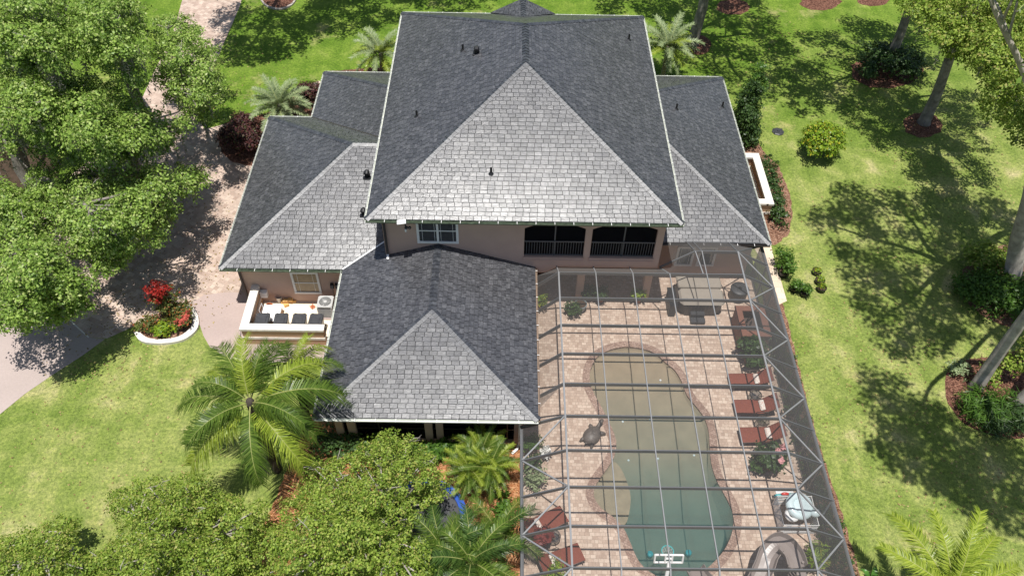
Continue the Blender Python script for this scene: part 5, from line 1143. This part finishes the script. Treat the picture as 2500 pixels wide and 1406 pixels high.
for lb, poly, sp, zt, ze, r, bp, mat, moss, r0, fork in OAKS:
    cl = [c for c in fill_clumps(poly, sp*0.76, zt, ze, r*0.78, 20, 0.7, 1.5) if random.random() > 0.05]
    if bp == (85,455): cl += [(at(u,v,z).x,at(u,v,z).y,z,0.8) for u,v,z in ((100,330,4),(110,372,3.5),(62,305,5),(20,310,5),(-10,375,4),(125,415,3),(95,440,2.4),(130,350,4.4),(30,345,4.5))]
    b = atxy(*bp) if bp else centre(poly, 0.6*zt)
    tree('live_oak', lb, b, cl, mat, r0, fork, (0,0), 'bark', 72, 20, (0.062,0.040), 0.14, moss, 14)
# ---- trees on the right lawn: crowns stand where their shade falls
def shade_clumps(L, z0, z1, r):
    out = []
    for u, v in L:
        g = at(u, v, 0); z = random.uniform(z0, z1); out.append((g.x-0.02*z, g.y-0.17*z, z, r*random.uniform(0.75,1.25)))
    return out
def pxfill(poly, spacing):
    xs = [p[0] for p in poly]; ys = [p[1] for p in poly]; pts = []
    for _ in range(3000):
        x = random.uniform(min(xs),max(xs)); y = random.uniform(min(ys),max(ys))
        if inside(poly,x,y) and not any((x-a)**2+(y-b)**2 < spacing**2 for a,b in pts): pts.append((x,y))
    return pts
shA = [(1985,530),(2090,450),(2180,480),(2260,500),(2330,510),(2420,570),(2400,640),(2340,700),(2400,760),(2360,800),(2260,860),(2170,850),(2150,790),(2110,740),(2120,690),(2060,640),(2030,590)]
shB = [(2140,930),(2230,960),(2300,1010),(2370,1080),(2500,1110),(2540,1180),(2460,1270),(2370,1260),(2300,1200),(2200,1160),(2160,1080),(2150,1000)]
b = atxy(2466,692); cl = shade_clumps(pxfill(shA, 47), 14.5, 18.5, 1.0)+[(b[0]+random.uniform(0,7),b[1]+random.uniform(-5,5),random.uniform(14,18),1.5) for _ in range(14)]
tree('live_oak','large oak with a smooth pale trunk rising from the ivy bed', b, cl, 'oak', 0.40, 8.5, (-2.9,-0.2), 'bark_pale', 36, 13, (0.11,0.065), 0.2)
b = atxy(2380,948); cl = shade_clumps(pxfill(shB, 48), 14.0, 17.5, 1.0)+[(b[0]+random.uniform(1,8),b[1]+random.uniform(-5,4),random.uniform(14,18),1.5) for _ in range(12)]
tree('live_oak','leaning pale oak trunk, the left one of the pair in the dark mulch bed', b, cl, 'oak', 0.28, 8.0, (-0.1,0.2), 'bark_pale', 36, 13, (0.11,0.065), 0.2)
b = atxy(2470,1000); cl = [(b[0]+random.uniform(3,9),b[1]+random.uniform(-4,4),random.uniform(11,15),1.5) for _ in range(14)]
tree('live_oak','shorter grey trunk, the right one of the pair in the dark mulch bed', b, cl, 'oak', 0.26, 6.0, (0.8,0.4), 'bark_pale', 30, 12, (0.11,0.065), 0.2)
shC = [(2040,260),(2100,200),(2200,230),(2300,230),(2390,250),(2400,300),(2330,350),(2240,350),(2150,320),(2080,300)]
b = atxy(2255,300); visC = [(2250,20),(2500,-30),(2560,120),(2560,420),(2490,330),(2420,250),(2380,180),(2330,130),(2270,110),(2236,70)]
clC = fill_clumps(visC, 33, 9.0, 6.4, 1.05, 10, 0.6)+shade_clumps(pxfill(shC, 42), 8.0, 10.5, 1.05)
clC = [c for c in clC if c[2] > 5]
tree('live_oak','oak with a tall slanting grey trunk and bright green crown in the upper right corner', b, clC, 'oak_y', 0.33, 6.5, (-0.2,0.2), 'bark', 58, 20, (0.066,0.042), 0.15, 16)
shD = [(1890,120),(2000,90),(2100,60),(2250,50),(2300,110),(2250,180),(2100,240),(2020,280),(1950,250),(1910,200)]
b = atxy(2166,158); tree('live_oak','oak rising out of the round clipped hedge bed', b, shade_clumps(pxfill(shD, 42), 8.5, 12, 1.25), 'oak', 0.32, 6.0, (0.0,0.0), 'bark', 40, 13, (0.11,0.06), 0.18, 20)
shE = [(1590,30),(1700,-20),(1850,0),(1900,90),(1890,190),(1850,260),(1780,220),(1700,170),(1620,130)]
b = atxy(1690,108); tree('live_oak','straight grey trunked oak behind the silver green palm', b, shade_clumps(pxfill(shE, 44), 11, 14.5, 1.25), 'oak', 0.36, 8.0, (0.3,0.2), 'bark', 36, 13, (0.11,0.06), 0.2)
shF = [(550,40),(620,60),(700,40),(800,0),(930,-10),(960,40),(900,70),(800,85),(730,110),(690,140),(600,150),(545,140)]
b = atxy(690,-30); tree('live_oak','oak standing in the round stone edged bed beyond the garage', b, shade_clumps(pxfill(shF, 32)+pxfill([(520,-160),(960,-160),(960,0),(540,40)],60), 9.5, 13, 1.15), 'oak', 0.36, 6.0, (0,0), 'bark', 40, 13, (0.11,0.06), 0.18)
shG = [(960,-60),(1180,-50),(1180,8),(1080,15),(980,8)]; shH = [(1460,-80),(1720,-80),(1700,20),(1600,45),(1480,25)]
b = atxy(1080,-90); tree('live_oak','oak far behind the house, left of the small entry gable', b, shade_clumps(pxfill(shG, 36), 10, 13, 1.2), 'oak', 0.33, 6.0, (0,0), 'bark', 36, 12, (0.11,0.06), 0.2)
b = atxy(1560,-60); tree('live_oak','oak far behind the house, right of the small entry gable', b, shade_clumps(pxfill(shH, 36), 10, 13, 1.2), 'oak', 0.33, 6.0, (0,0), 'bark', 36, 12, (0.11,0.06), 0.2)
# ---- small trees along the near edge
F1 = [(-40,1330),(60,1300),(130,1282),(165,1258),(198,1320),(232,1352),(245,1460),(-40,1460)]
F2 = [(265,1192),(330,1172),(400,1168),(510,1168),(540,1205),(640,1232),(655,1300),(600,1460),(240,1460),(232,1340),(300,1295),(272,1240)]
F3 = [(720,1200),(745,1120),(830,1122),(870,1095),(958,1045),(985,1062),(1050,1105),(1092,1165),(1085,1225),(1015,1250),(1005,1300),(1060,1350),(1060,1460),(610,1460),(655,1300),(690,1232)]
for lb, poly, zt, ze, mt, tw in (('low bushy tree with yellow tinged leaves in the lower left corner',F1,3.4,2.2,'oak_y',4),('broad low tree with small olive green leaves spreading over the near lawn',F2,4.2,2.4,'oak_y',14),('taller ragged tree with bare white twigs in front of the pavilion',F3,5.6,2.8,'oak_y',26)):
    cl = fill_clumps(poly, 34, zt, ze, 0.52, 12, 0.5, 1.0)+fill_clumps(poly, 46, zt*0.55, ze*0.5, 0.6, 12, 0.0, 0.5); tree('ligustrum_tree', lb, centre(poly, 0.6*zt), cl, mt, 0.13, 1.0, (0,0), 'bark_pale', 130, 20, (0.043,0.028), 0.085, 0, tw)
# ---- shrubs and hedges
def shrub(name, label, cat, clumps, mat, dens=95, per=12, leaf=(0.06,0.036), spread=0.10, group=None, flat=0.85, base=None):
    P, N = crown_points(clumps, dens, per, spread, flat, 0.6); P[:,2] = np.maximum(P[:,2], 0.03)
    b = base or (sum(c[0] for c in clumps)/len(clumps), sum(c[1] for c in clumps)/len(clumps), 0.0)
    o = leaf_object(name, P, N, leaf[0], leaf[1], mat, None, b); return tag(o, label, cat, group)
def clump_at(L, jit=0.0): return [(at(u,v,z).x+random.uniform(-jit,jit), at(u,v,z).y+random.uniform(-jit,jit), z, r) for u, v, z, r in L]
def mound(cx_, cy_, rx_, ry_, h, n, r, z0=0.25):
    out = []
    for _ in range(n):
        a = random.uniform(0,6.283); q = math.sqrt(random.random()); out.append((cx_+rx_*q*math.cos(a), cy_+ry_*q*math.sin(a), z0+(h-z0)*(1-0.55*q*q)*random.uniform(0.75,1.0), r*random.uniform(0.8,1.2)))
    return out
p = at(2165,160,0.4); shrub('round_hedge','big round dark green hedge ring around the oak trunk','hedge', mound(p.x,p.y,2.2,1.9,1.1,46,0.6), 'bush_d', 60, 12, (0.075,0.045), 0.13)
p = at(2005,352,0.8); shrub('lawn_bush','round yellow green bush standing alone on the sunny lawn','bush', mound(p.x,p.y,0.95,0.95,1.75,36,0.5,0.4), 'bush_y', 90, 12, (0.075,0.042), 0.11)
for i, (u, v, z, r, h, lb) in enumerate([(1842,225,1.7,0.6,3.6,'tall slender young evergreen, farthest along the east wing'),(1826,268,1.4,0.75,3.2,'dark bushy evergreen between the slender tree and the low wall'),(1826,318,1.0,0.7,2.3,'dark evergreen shrub nearest the low white capped wall')]):
    p = at(u, v, z); shrub('evergreen_shrub', lb, 'shrub', [(p.x+random.uniform(-.25,.25),p.y+random.uniform(-.3,.3),0.3+(h-0.3)*k/10,r*(1.15-0.6*k/10)) for k in range(11)], ('bush_g','bush_d','bush_d')[i], 95, 12, (0.07,0.04), 0.11)
shrub('wall_hedge','clipped green hedge along the outside of the low east wall','hedge', clump_at([(1873,395+i*16,0.45,0.5) for i in range(0,4)]+[(1880+i*4,440+i*16,0.5,0.55) for i in range(0,6)]+[(1904,535,0.5,0.55),(1896,515,0.5,0.5)],0.1), 'bush_d', 95, 12, (0.065,0.04), 0.10)
p = at(2412,640,0.4); shrub('ivy_bed','bushy yellow green mound at the back of the bed round the pale forked oak','shrub', mound(p.x,p.y,1.2,0.7,1.0,22,0.5), 'oak_y', 55, 12, (0.08,0.05), 0.13)
p = at(2440,722,0.3); shrub('ivy_bed','dark feathery ground cover filling the front of the bed round the pale forked oak','ground cover', mound(p.x+0.2,p.y,2.1,1.15,0.9,50,0.6), 'bush_g', 60, 12, (0.07,0.04), 0.13)
p = at(2398,905,0.3); shrub('bed_shrub','small grey green shrub at the tip of the dark mulch bed','shrub', mound(p.x-1.1,p.y+0.1,0.4,0.3,0.4,8,0.28), 'palm_s', 90, 10, (0.06,0.03), 0.09)
p = at(2432,905,1.0); shrub('climbing_vine','leafy olive green vine climbing between the paired trunks','vine', [(p.x+0.25*i+random.uniform(-.3,.3),p.y+0.12*i+random.uniform(-.4,.4),0.5+0.22*i,0.45) for i in range(12)], 'oak_y', 75, 12, (0.07,0.045), 0.12)
p = at(2412,1002,0.3); shrub('strappy_lily','clump of long strappy green leaves at the foot of the paired trunks','plant', mound(p.x,p.y,0.9,0.7,0.7,18,0.5), 'bush_g', 50, 10, (0.20,0.02), 0.15)
p = at(2465,1030,0.3); shrub('strappy_lily','darker clump of strappy leaves at the right end of the mulch bed','plant', mound(p.x,p.y,1.0,0.6,0.6,16,0.5), 'bush_d', 50, 10, (0.20,0.02), 0.15)
for u, v, h, rr, lb in ((576,338,1.2,0.8,'plum coloured shrub at the left tip of the drive bed'),(612,352,1.2,0.9,'plum coloured shrub beside the garage eave, in front of the one at the bed tip'),(596,314,1.1,0.8,'plum coloured shrub behind the others in the drive bed, beside the palm'),(756,232,0.9,0.9,'low plum coloured hedge in the corner between the two garage roofs')):
    p = at(u, v, h*0.5); shrub('plum_shrub', lb, 'shrub', mound(p.x,p.y,rr*0.75,rr*0.75,h,18,0.48), 'plum', 80, 12, (0.065,0.04), 0.11, 'plum coloured shrubs by the drive')
# flower bed by the drive
p = at(398,735,1.1); r_ = root('flowering_shrub','tall shrub topped with crimson bloom in the curbed bed by the drive','shrub',(p.x,p.y,0)); 
P, N = crown_points([(p.x+random.uniform(-.35,.35),p.y+random.uniform(-.3,.3),0.4+0.16*k,0.42) for k in range(8)], 80, 12, 0.1); leaf_object('foliage', P, N, 0.06, 0.036, 'flower_leaf', r_)
P, N = crown_points([(p.x+random.uniform(-.4,.4),p.y+random.uniform(-.3,.3),random.uniform(1.5,2.1),0.26) for k in range(10)], 150, 12, 0.08); leaf_object('bloom', P, N, 0.06, 0.035, 'red_leaf', r_)
for u, v, h, lb, mt in ((362,797,0.6,'olive green low shrub at the left end of the curbed flower bed','flower_leaf'),(400,812,0.5,'low green shrub at the front of the curbed flower bed','bush_y'),(446,792,0.6,'low shrub with coral blooms at the right end of the curbed flower bed','flower_leaf'),(440,765,0.8,'leafy shrub right of the crimson bloom in the curbed bed','flower_leaf')):
    p = at(u, v, h*0.5); r_ = root('bed_shrub', lb, 'shrub', (p.x,p.y,0)); P, N = crown_points(mound(p.x+0.05,p.y+0.1,0.42,0.28,h,11,0.26), 95, 12, 0.09); P[:,2] = np.maximum(P[:,2],0.06); leaf_object('foliage', P, N, 0.055, 0.034, mt, r_)
    if 'coral' in lb: P, N = crown_points([(p.x+random.uniform(-.4,.4),p.y+random.uniform(-.3,.3),0.72,0.15) for _ in range(4)], 260, 10, 0.05); leaf_object('bloom', P, N, 0.05, 0.035, 'coral', r_)
# hedges round the pavilion and cage
shrub('pavilion_hedge','leafy green hedge under the right half of the pavilion screens','hedge', clump_at([(1000+i*11,1085+random.uniform(0,22),0.4,0.42) for i in range(12)],0.1), 'bush_g', 85, 12, (0.075,0.045), 0.11)
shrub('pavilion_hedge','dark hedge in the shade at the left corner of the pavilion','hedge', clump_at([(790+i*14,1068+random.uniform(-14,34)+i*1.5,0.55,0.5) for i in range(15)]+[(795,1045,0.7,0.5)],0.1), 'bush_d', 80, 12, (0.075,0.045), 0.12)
shrub('ground_cover','strip of bright green ground cover along the bark path by the cage','ground cover', clump_at([(1222+random.uniform(-14,14),1200+i*10,0.14,0.27) for i in range(11)],0.05), 'bush_g', 130, 11, (0.06,0.04), 0.08)
hl = []
for i in range(58):
    y = 0.0-i*0.27; hl.append((12.95+random.uniform(-.1,.12), y, random.uniform(0.25,0.6), 0.30)); hl.append((13.35+random.uniform(-.1,.2), y+0.1, random.uniform(0.12,0.3), random.uniform(0.16,0.26))) if random.random() < 0.7 and y < -1 else None
shrub('cage_hedge','long low ivy hedge growing along the outer side of the right cage wall','hedge', hl, 'bush_d', 85, 11, (0.06,0.038), 0.09)
# ---- potted plants
def pot_plant(name, label, x, y, pr, ph, potmat, clumps, leafmat_, leaf=(0.055,0.034), dens=110, z0=0.0, flower=None, group=None, cat='potted plant'):
    r = root(name, label, cat, (x,y,z0), group); mb = MB(); mb.lathe((x,y,z0),[(pr*0.72,0),(pr*0.95,ph*0.85),(pr*1.06,ph*0.86),(pr*1.06,ph),(pr*0.92,ph),(pr*0.90,ph*0.88)],18,cap=(True,False)); mb.build('pot', MT[potmat], r, False)
    mb = MB(); mb.lathe((x,y,z0+ph*0.88),[(pr*0.91,0),(pr*0.5,0.015)],18); mb.build('soil', MT['soil'], r)
    if clumps:
        C = [(x+a,y+b,z0+c,d) for a,b,c,d in clumps]; P, N = crown_points(C, dens, 12, 0.08); P[:,2] = np.maximum(P[:,2], z0+0.05); leaf_object('foliage', P, N, leaf[0], leaf[1], leafmat_, r)
        mb = MB()
        for c in C[:5]: mb.tube([(x,y,z0+ph*0.8),((x+c[0])/2,(y+c[1])/2,(z0+ph+c[2])/2),c[:3]],[0.02,0.015,0.008],5)
        mb.build('stem', MT['bark'], r)
        if flower: P, N = crown_points([(x+random.uniform(-.5,.5),y+random.uniform(-.5,.4),z0+max(c[2] for c in clumps)+0.12,0.11) for _ in range(4)], 420, 9, 0.04); leaf_object('blossom', P, N, 0.05, 0.04, flower, r)
    return r
ball = lambda R_, h, n=7, s=0.6: [(random.uniform(-s,s)*R_,random.uniform(-s,s)*R_,h+random.uniform(-s,s)*R_*0.8,R_*0.62) for _ in range(n)]
for i, (u, v, R_, h, lb) in enumerate([(1916,632,0.5,0.85,'large feathery green shrub in a black pot, the farther one by the stone path'),(1919,655,0.5,0.8,'large feathery green shrub in a black pot, the nearer one by the stone path'),(1941,699,0.26,0.5,'small round green shrub in a black pot beside the white stone on the lawn'),(1966,711,0.27,0.5,'small round green shrub in a black pot, closest to the row of three low pots')]):
    p = at(u, v, h*0.7); pot_plant('nursery_pot', lb, p.x, p.y, 0.27 if i < 2 else 0.2, 0.36 if i < 2 else 0.26, 'black', ball(R_,h), 'bush_g', (0.055,0.03), 120, 0.0, None, 'potted shrubs on the lawn')
for u, v, lb in ((1995,662,'black pot with a few small leaves, farthest of the three low pots on the lawn'),(2002,685,'black pot with a few yellowish leaves, middle of the three low pots'),(2006,703,'black pot with a bushier seedling, nearest of the three low pots')):
    p = at(u, v, 0.2); pot_plant('seedling_pot', lb, p.x, p.y, 0.24, 0.26, 'black', [(0.03,0,0.32,0.10),(-0.04,0.03,0.30,0.09)], 'bush_y', (0.04,0.022), 600, 0.0, None, 'low seedling pots on the lawn')
mb = MB(); p = at(1956,702,0.1); mb.ball((p.x,p.y,0.1),(0.14,0.12,0.16),10,7,0,-1,0.05); tag(mb.build('garden_stone', MT['curb'], None, True, (p.x,p.y,0)), 'pale stone between the two small potted shrubs on the lawn', 'stone')
dz = DECK_Z
p = at(1417,748,0.3); pot_plant('patio_pot','wide grey glazed pot with bare soil near the patio columns', p.x, p.y, 0.30, 0.48, 'turquoise', None, None, z0=dz)
p = at(1398,752,0.4); pot_plant('patio_pot','trailing green plant in a glazed pot beside the wide bare pot', p.x, p.y, 0.2, 0.3, 'turquoise', ball(0.4,0.5,9), 'bush_d', z0=dz)
for u, v, lb, mt, R_ in ((1442,712,'leafy oleander between the bare pot and the first patio column','bush_d',0.4),(1468,720,'smaller leafy plant right of the first patio column','bush_d',0.3),(1560,722,'pale green potted plant left of the second patio column','bush_y',0.32),(1318,738,'small plant in the corner where the pavilion meets the cage','bush_y',0.3),(1298,1082,'bushy potted plant by the lanai corner of the left cage wall','bush_g',0.4),(1306,1172,'grey green potted shrub halfway along the left cage wall','palm_s',0.42),(1300,1128,'small dark potted plant between the white flowers and the grey green shrub','bush_d',0.26),(1352,1402,'leafy plant at the near left corner of the cage','bush_y',0.45)):
    p = at(u, v, 0.5); pot_plant('patio_plant', lb, p.x, p.y, 0.17, 0.28, 'clay', ball(R_,0.58,8), mt, (0.06,0.03), 110, dz)
p = at(1331,1104,0.3); pot_plant('white_flowers','pot of white flowers against the left cage wall', p.x, p.y, 0.15, 0.24, 'clay', ball(0.2,0.36,5), 'whiteflower', (0.045,0.035), 240, dz)
p = at(1287,1146,0.15); pot_plant('clay_pot','empty terracotta pot against the left cage wall', p.x, p.y, 0.17, 0.28, 'clay', None, None, z0=dz)
p = at(1326,1318,0.4); pot_plant('red_leaf_pot','pot of crimson leaved plant between the two left loungers', p.x-0.05, p.y, 0.26, 0.42, 'turquoise', ball(0.33,0.68,8), 'redleafpot', (0.085,0.04), 110, dz)
p = at(1836,862,0.7); pot_plant('citrus_shrub','big dark leafy shrub beside the terracotta bar', p.x, p.y, 0.3, 0.4, 'clay', ball(0.62,0.72,16,0.7), 'bush_d', (0.085,0.05), 85, dz)
p = at(1882,1120,0.7); pot_plant('hibiscus','dark leafy hibiscus with pale pink flowers beside the last lounger', p.x, p.y, 0.3, 0.4, 'clay', ball(0.60,0.75,16,0.7), 'bush_d', (0.085,0.05), 85, dz, 'pinkflower')
p = at(1988,1362,0.5); pot_plant('patio_plant','spiky plant in a glazed pot at the near right corner of the cage', p.x, p.y, 0.28, 0.5, 'turquoise', ball(0.5,0.8,9), 'bush_y', (0.16,0.025), 70, dz)
# ---- palms
def frond_mesh(name, L, leaf_len, n, droop, mat, wl=0.02, hang=0.35, vee=0.35):
    n = int(n*1.2); wl *= 1.35; mb = MB(); pts = []; th = 0.0; x = z = 0.0; N_ = 18
    for i in range(N_+1):
        pts.append(Vector((x,0,z))); a = -droop*(i/N_)**1.5; x += L/N_*math.cos(a); z += L/N_*math.sin(a)
    mb.tube(pts, [0.028*(1-0.85*i/N_)*(L/3)**0.5 for i in range(N_+1)], 5, 1)
    for i in range(n):
        t = 0.14+0.86*(i+0.5)/n; f = t*N_; k = min(N_-1, int(f)); p = pts[k].lerp(pts[k+1], f-k); d = (pts[k+1]-pts[k]).normalized(); upv = Vector((-d.z,0,d.x))
        ll = leaf_len*(0.55+0.45*math.sin(math.pi*min(1,t*0.95+0.12)))*random.uniform(0.7,1.2)
        for s_ in (-1,1):
            fw_ = random.uniform(0.45,0.75)*(0.7+0.7*t); v = (d*fw_+Vector((0,s_,0))*1.0+upv*(vee+random.uniform(-.4,.35))).normalized()
            m1 = p+v*ll*0.5; e = p+v*ll*0.95-Vector((0,0,ll*(hang+random.uniform(-.25,.3)))); q = d.cross(v).cross(v).normalized()*0 + d*wl
            b = len(mb.v); mb.add([p-d*wl*0.5,p+d*wl*0.5,m1+q*0.8,m1-q*0.8,e], [(0,1,2,3),(3,2,4)], 0)
    me = bpy.data.meshes.new(name); me.from_pydata([tuple(v) for v in mb.v], [], mb.f); me.materials.append(MT[mat]); me.materials.append(MT['rachis']); me.polygons.foreach_set('material_index', mb.m); me.update()
    return me
def palm(name, label, x, y, h, specs, meshes, tr=0.14, bark='bark', lean=(0,0)):
    r = root(name, label, 'palm', (x,y,0)); mb = MB(); top = Vector((x+lean[0],y+lean[1],h)); n_ = max(6,int(h*4)); pts = [Vector((x,y,-0.05)).lerp(top,i/n_) for i in range(n_+1)]
    mb.tube(pts, [tr*(1.35-0.35*i/n_)*(1+0.06*(i%2)) for i in range(n_+1)], 10); mb.ball(top, (tr*1.2,tr*1.2,tr*2.2), 10, 8); mb.build('trunk', MT[bark], r, True)
    for i, (az, elv, sc) in enumerate(specs):
        o = bpy.data.objects.new('frond', meshes[i % len(meshes)]); COL.objects.link(o); o.parent = r; o.location = (lean[0],lean[1],h+0.05); o.rotation_euler = (random.uniform(-.25,.25), -elv, az); o.scale = (sc,sc,sc)
    return r
def ringspec(n, lo, hi, s0=0.85, s1=1.1): return [(2.39996*i+random.uniform(-.2,.2), lo+(hi-lo)*(1-i/n)+random.uniform(-.08,.08), random.uniform(s0,s1)) for i in range(n)]
qm = [frond_mesh('queen_frond', 3.5, 0.85, 84, 1.6, 'palm', 0.021, 0.7), frond_mesh('queen_frond', 3.5, 0.88, 84, 1.45, 'palm_y', 0.021, 0.75), frond_mesh('queen_frond', 3.4, 0.85, 84, 1.7, 'palm', 0.021, 0.7)]
c5 = at(612,985,5.0); sp_ = []
for u, v, elv, sc in ((375,985,0.25,1.0),(440,1165,0.1,0.95),(470,1085,0.35,0.9),(608,1215,-0.05,0.95),(745,1165,0.15,0.95),(765,1085,0.3,0.9),(868,972,0.35,1.1),(800,900,0.45,0.95),(700,872,0.6,0.95),(545,845,0.65,0.95),(470,900,0.4,0.8),(520,985,0.9,0.7),(660,940,1.0,0.75),(610,900,1.15,0.75),(690,1050,0.7,0.8),(560,1060,0.6,0.8)):
    q = at(u, v, 4.2); sp_.append((math.atan2(q.y-c5.y,q.x-c5.x), elv, sc*1.02))
palm('queen_palm','large feathery queen palm leaning its fronds over the corner of the pavilion roof', c5.x, c5.y, 5.0, sp_, qm, 0.15, 'bark_dark')
c6 = at(715,905,4.2); palm('queen_palm','second queen palm with shorter fronds between the first palm and the pavilion roof', c6.x, c6.y, 4.0, [(a+random.uniform(-.3,.3), random.uniform(0.1,0.8), random.uniform(0.55,0.72)) for a in (0.4,1.2,2.0,2.9,4.4,5.2,6.0)]+[(1.0,1.2,0.5)], qm, 0.12, 'bark_dark')
pm = [frond_mesh('date_frond', 2.05, 0.40, 58, 1.0, 'palm_s', 0.017, 0.12), frond_mesh('date_frond', 2.05, 0.40, 58, 1.25, 'palm_s', 0.017, 0.15)]
pms = [frond_mesh('silver_frond', 2.3, 0.46, 60, 1.0, 'palm_s', 0.018, 0.12), frond_mesh('silver_frond', 2.3, 0.44, 60, 1.25, 'palm_s', 0.018, 0.15), frond_mesh('silver_frond', 2.0, 0.42, 50, 1.3, 'palm_y', 0.018, 0.15)]
for u, v, h, lb, me_, n_ in ((683,262,1.3,'silvery palm with arching fronds beside the plum coloured shrubs',pm,30),(930,138,1.9,'yellow green palm half hidden behind the left eave of the main roof',pms,26),(1630,122,2.2,'silver green date palm just right of the main roof',pms,32)):
    p = at(u, v, h); palm('date_palm', lb, p.x, p.y, h, ringspec(n_, 0.05, 1.25), me_, 0.13)
rm = [frond_mesh('fine_frond', 1.4, 0.27, 66, 1.15, 'palm', 0.008, 0.15), frond_mesh('fine_frond', 1.4, 0.27, 66, 0.95, 'palm_y', 0.008, 0.12), frond_mesh('fine_frond', 1.2, 0.25, 60, 1.4, 'palm', 0.008, 0.2)]
for u, v, h, lb in ((1195,1145,1.2,'fine leaved pygmy palm, right half of the green clump on the bark'),(1148,1150,1.1,'fine leaved pygmy palm, left half of the green clump on the bark'),(1175,1110,1.0,'small pygmy palm at the back of the green clump on the bark')):
    p = at(u, v, h); palm('pygmy_palm', lb, p.x, p.y, h, ringspec(38, 0.0, 1.25, 0.75, 1.1), rm, 0.07)
am = [frond_mesh('areca_frond', 2.0, 0.5, 46, 1.2, 'palm_d', 0.018, 0.45), frond_mesh('areca_frond', 2.0, 0.48, 46, 1.5, 'palm', 0.018, 0.5)]
for u, v, h, lb, n_ in ((1082,1345,2.0,'dark palm with drooping fronds beside the trampoline',13),(1150,1372,2.3,'palm at the bottom edge between the ragged tree and the cage',15),(1215,1300,1.2,'small palm reaching over the bark beside the green ground cover',6)):
    p = at(u, v, h); palm('areca_palm', lb, p.x, p.y, h, ringspec(n_, 0.15, 1.1), am, 0.09, 'bark_dark')
ym = [frond_mesh('bright_frond', 3.0, 0.55, 66, 1.0, 'palm_y', 0.024, 0.4), frond_mesh('bright_frond', 3.0, 0.58, 66, 0.85, 'palm_y', 0.024, 0.4)]
c_ = at(2330,1440,4.2); sp_ = []
for u, v, elv, sc in ((2205,1285,0.35,1.05),(2360,1250,0.75,1.0),(2470,1400,0.3,1.0),(2120,1430,0.2,1.0),(2400,1520,0.3,1.0),(2250,1530,0.2,1.0),(2330,1380,1.1,0.8),(2270,1290,0.65,0.9),(2420,1300,0.5,0.95),(2450,1480,0.5,0.9),(2180,1370,0.5,0.9)):
    q = at(u, v, 4.2); sp_.append((math.atan2(q.y-c_.y,q.x-c_.x), elv, sc))
palm('queen_palm','bright yellow green palm rising from the bottom edge of the right lawn', c_.x, c_.y, 4.0, sp_, ym, 0.14, 'bark_dark')
p = at(2133,1400,1.0); r_ = root('banana_plant','broad leaved banana plant at the end of the mulch strip by the cage','plant',(p.x,p.y-0.2,0)); 
for k in range(6):
    a = 1.2+k*1.05; mb = MB(); vs = []; fs = []
    for i in range(9):
        t = i/8; c = Vector((p.x+0.6*t*math.cos(a), p.y-0.2+0.6*t*math.sin(a), 0.3+0.6*math.sin(t*2.2))); s_ = Vector((-math.sin(a),math.cos(a),0)); w_ = 0.10*math.sin(math.pi*min(1,t*0.93+0.07))+0.01
        vs += [c-s_*w_+Vector((0,0,0.04)),c,c+s_*w_+Vector((0,0,0.04))]
    for i in range(8): fs += [(i*3,i*3+1,i*3+4,i*3+3),(i*3+1,i*3+2,i*3+5,i*3+4)]
    mb.add(vs, fs); mb.build('leaf', MT['banana'], r_, True)

# ---- litter
def litter(name, n, spots, mat, L, W):
    P = []
    for _ in range(n):
        x, y, r = random.choice(spots); a = random.uniform(0,6.283); q = r*math.sqrt(random.random()); P.append((x+q*math.cos(a), y+q*math.sin(a), 0.022+random.uniform(0,0.012)))
    P = np.array(P); N = rng.normal(size=P.shape)*0.35+np.array([0,0,1.0]); o = leaf_object(name, P, N, L, W, mat); o['kind'] = 'stuff'; return o
litter('fallen_leaves', 5200, [(at(u,v).x, at(u,v).y, r) for u,v,r in ((2200,620,6),(2300,760,5),(2250,300,5),(2000,200,6),(2300,1050,5),(2400,1180,4),(1800,100,5),(2380,480,5),(400,700,4),(500,560,4),(250,820,3),(560,180,4),(900,1250,3),(1180,1250,2),(2050,900,4),(300,1100,5))], 'litter', 0.045, 0.026)
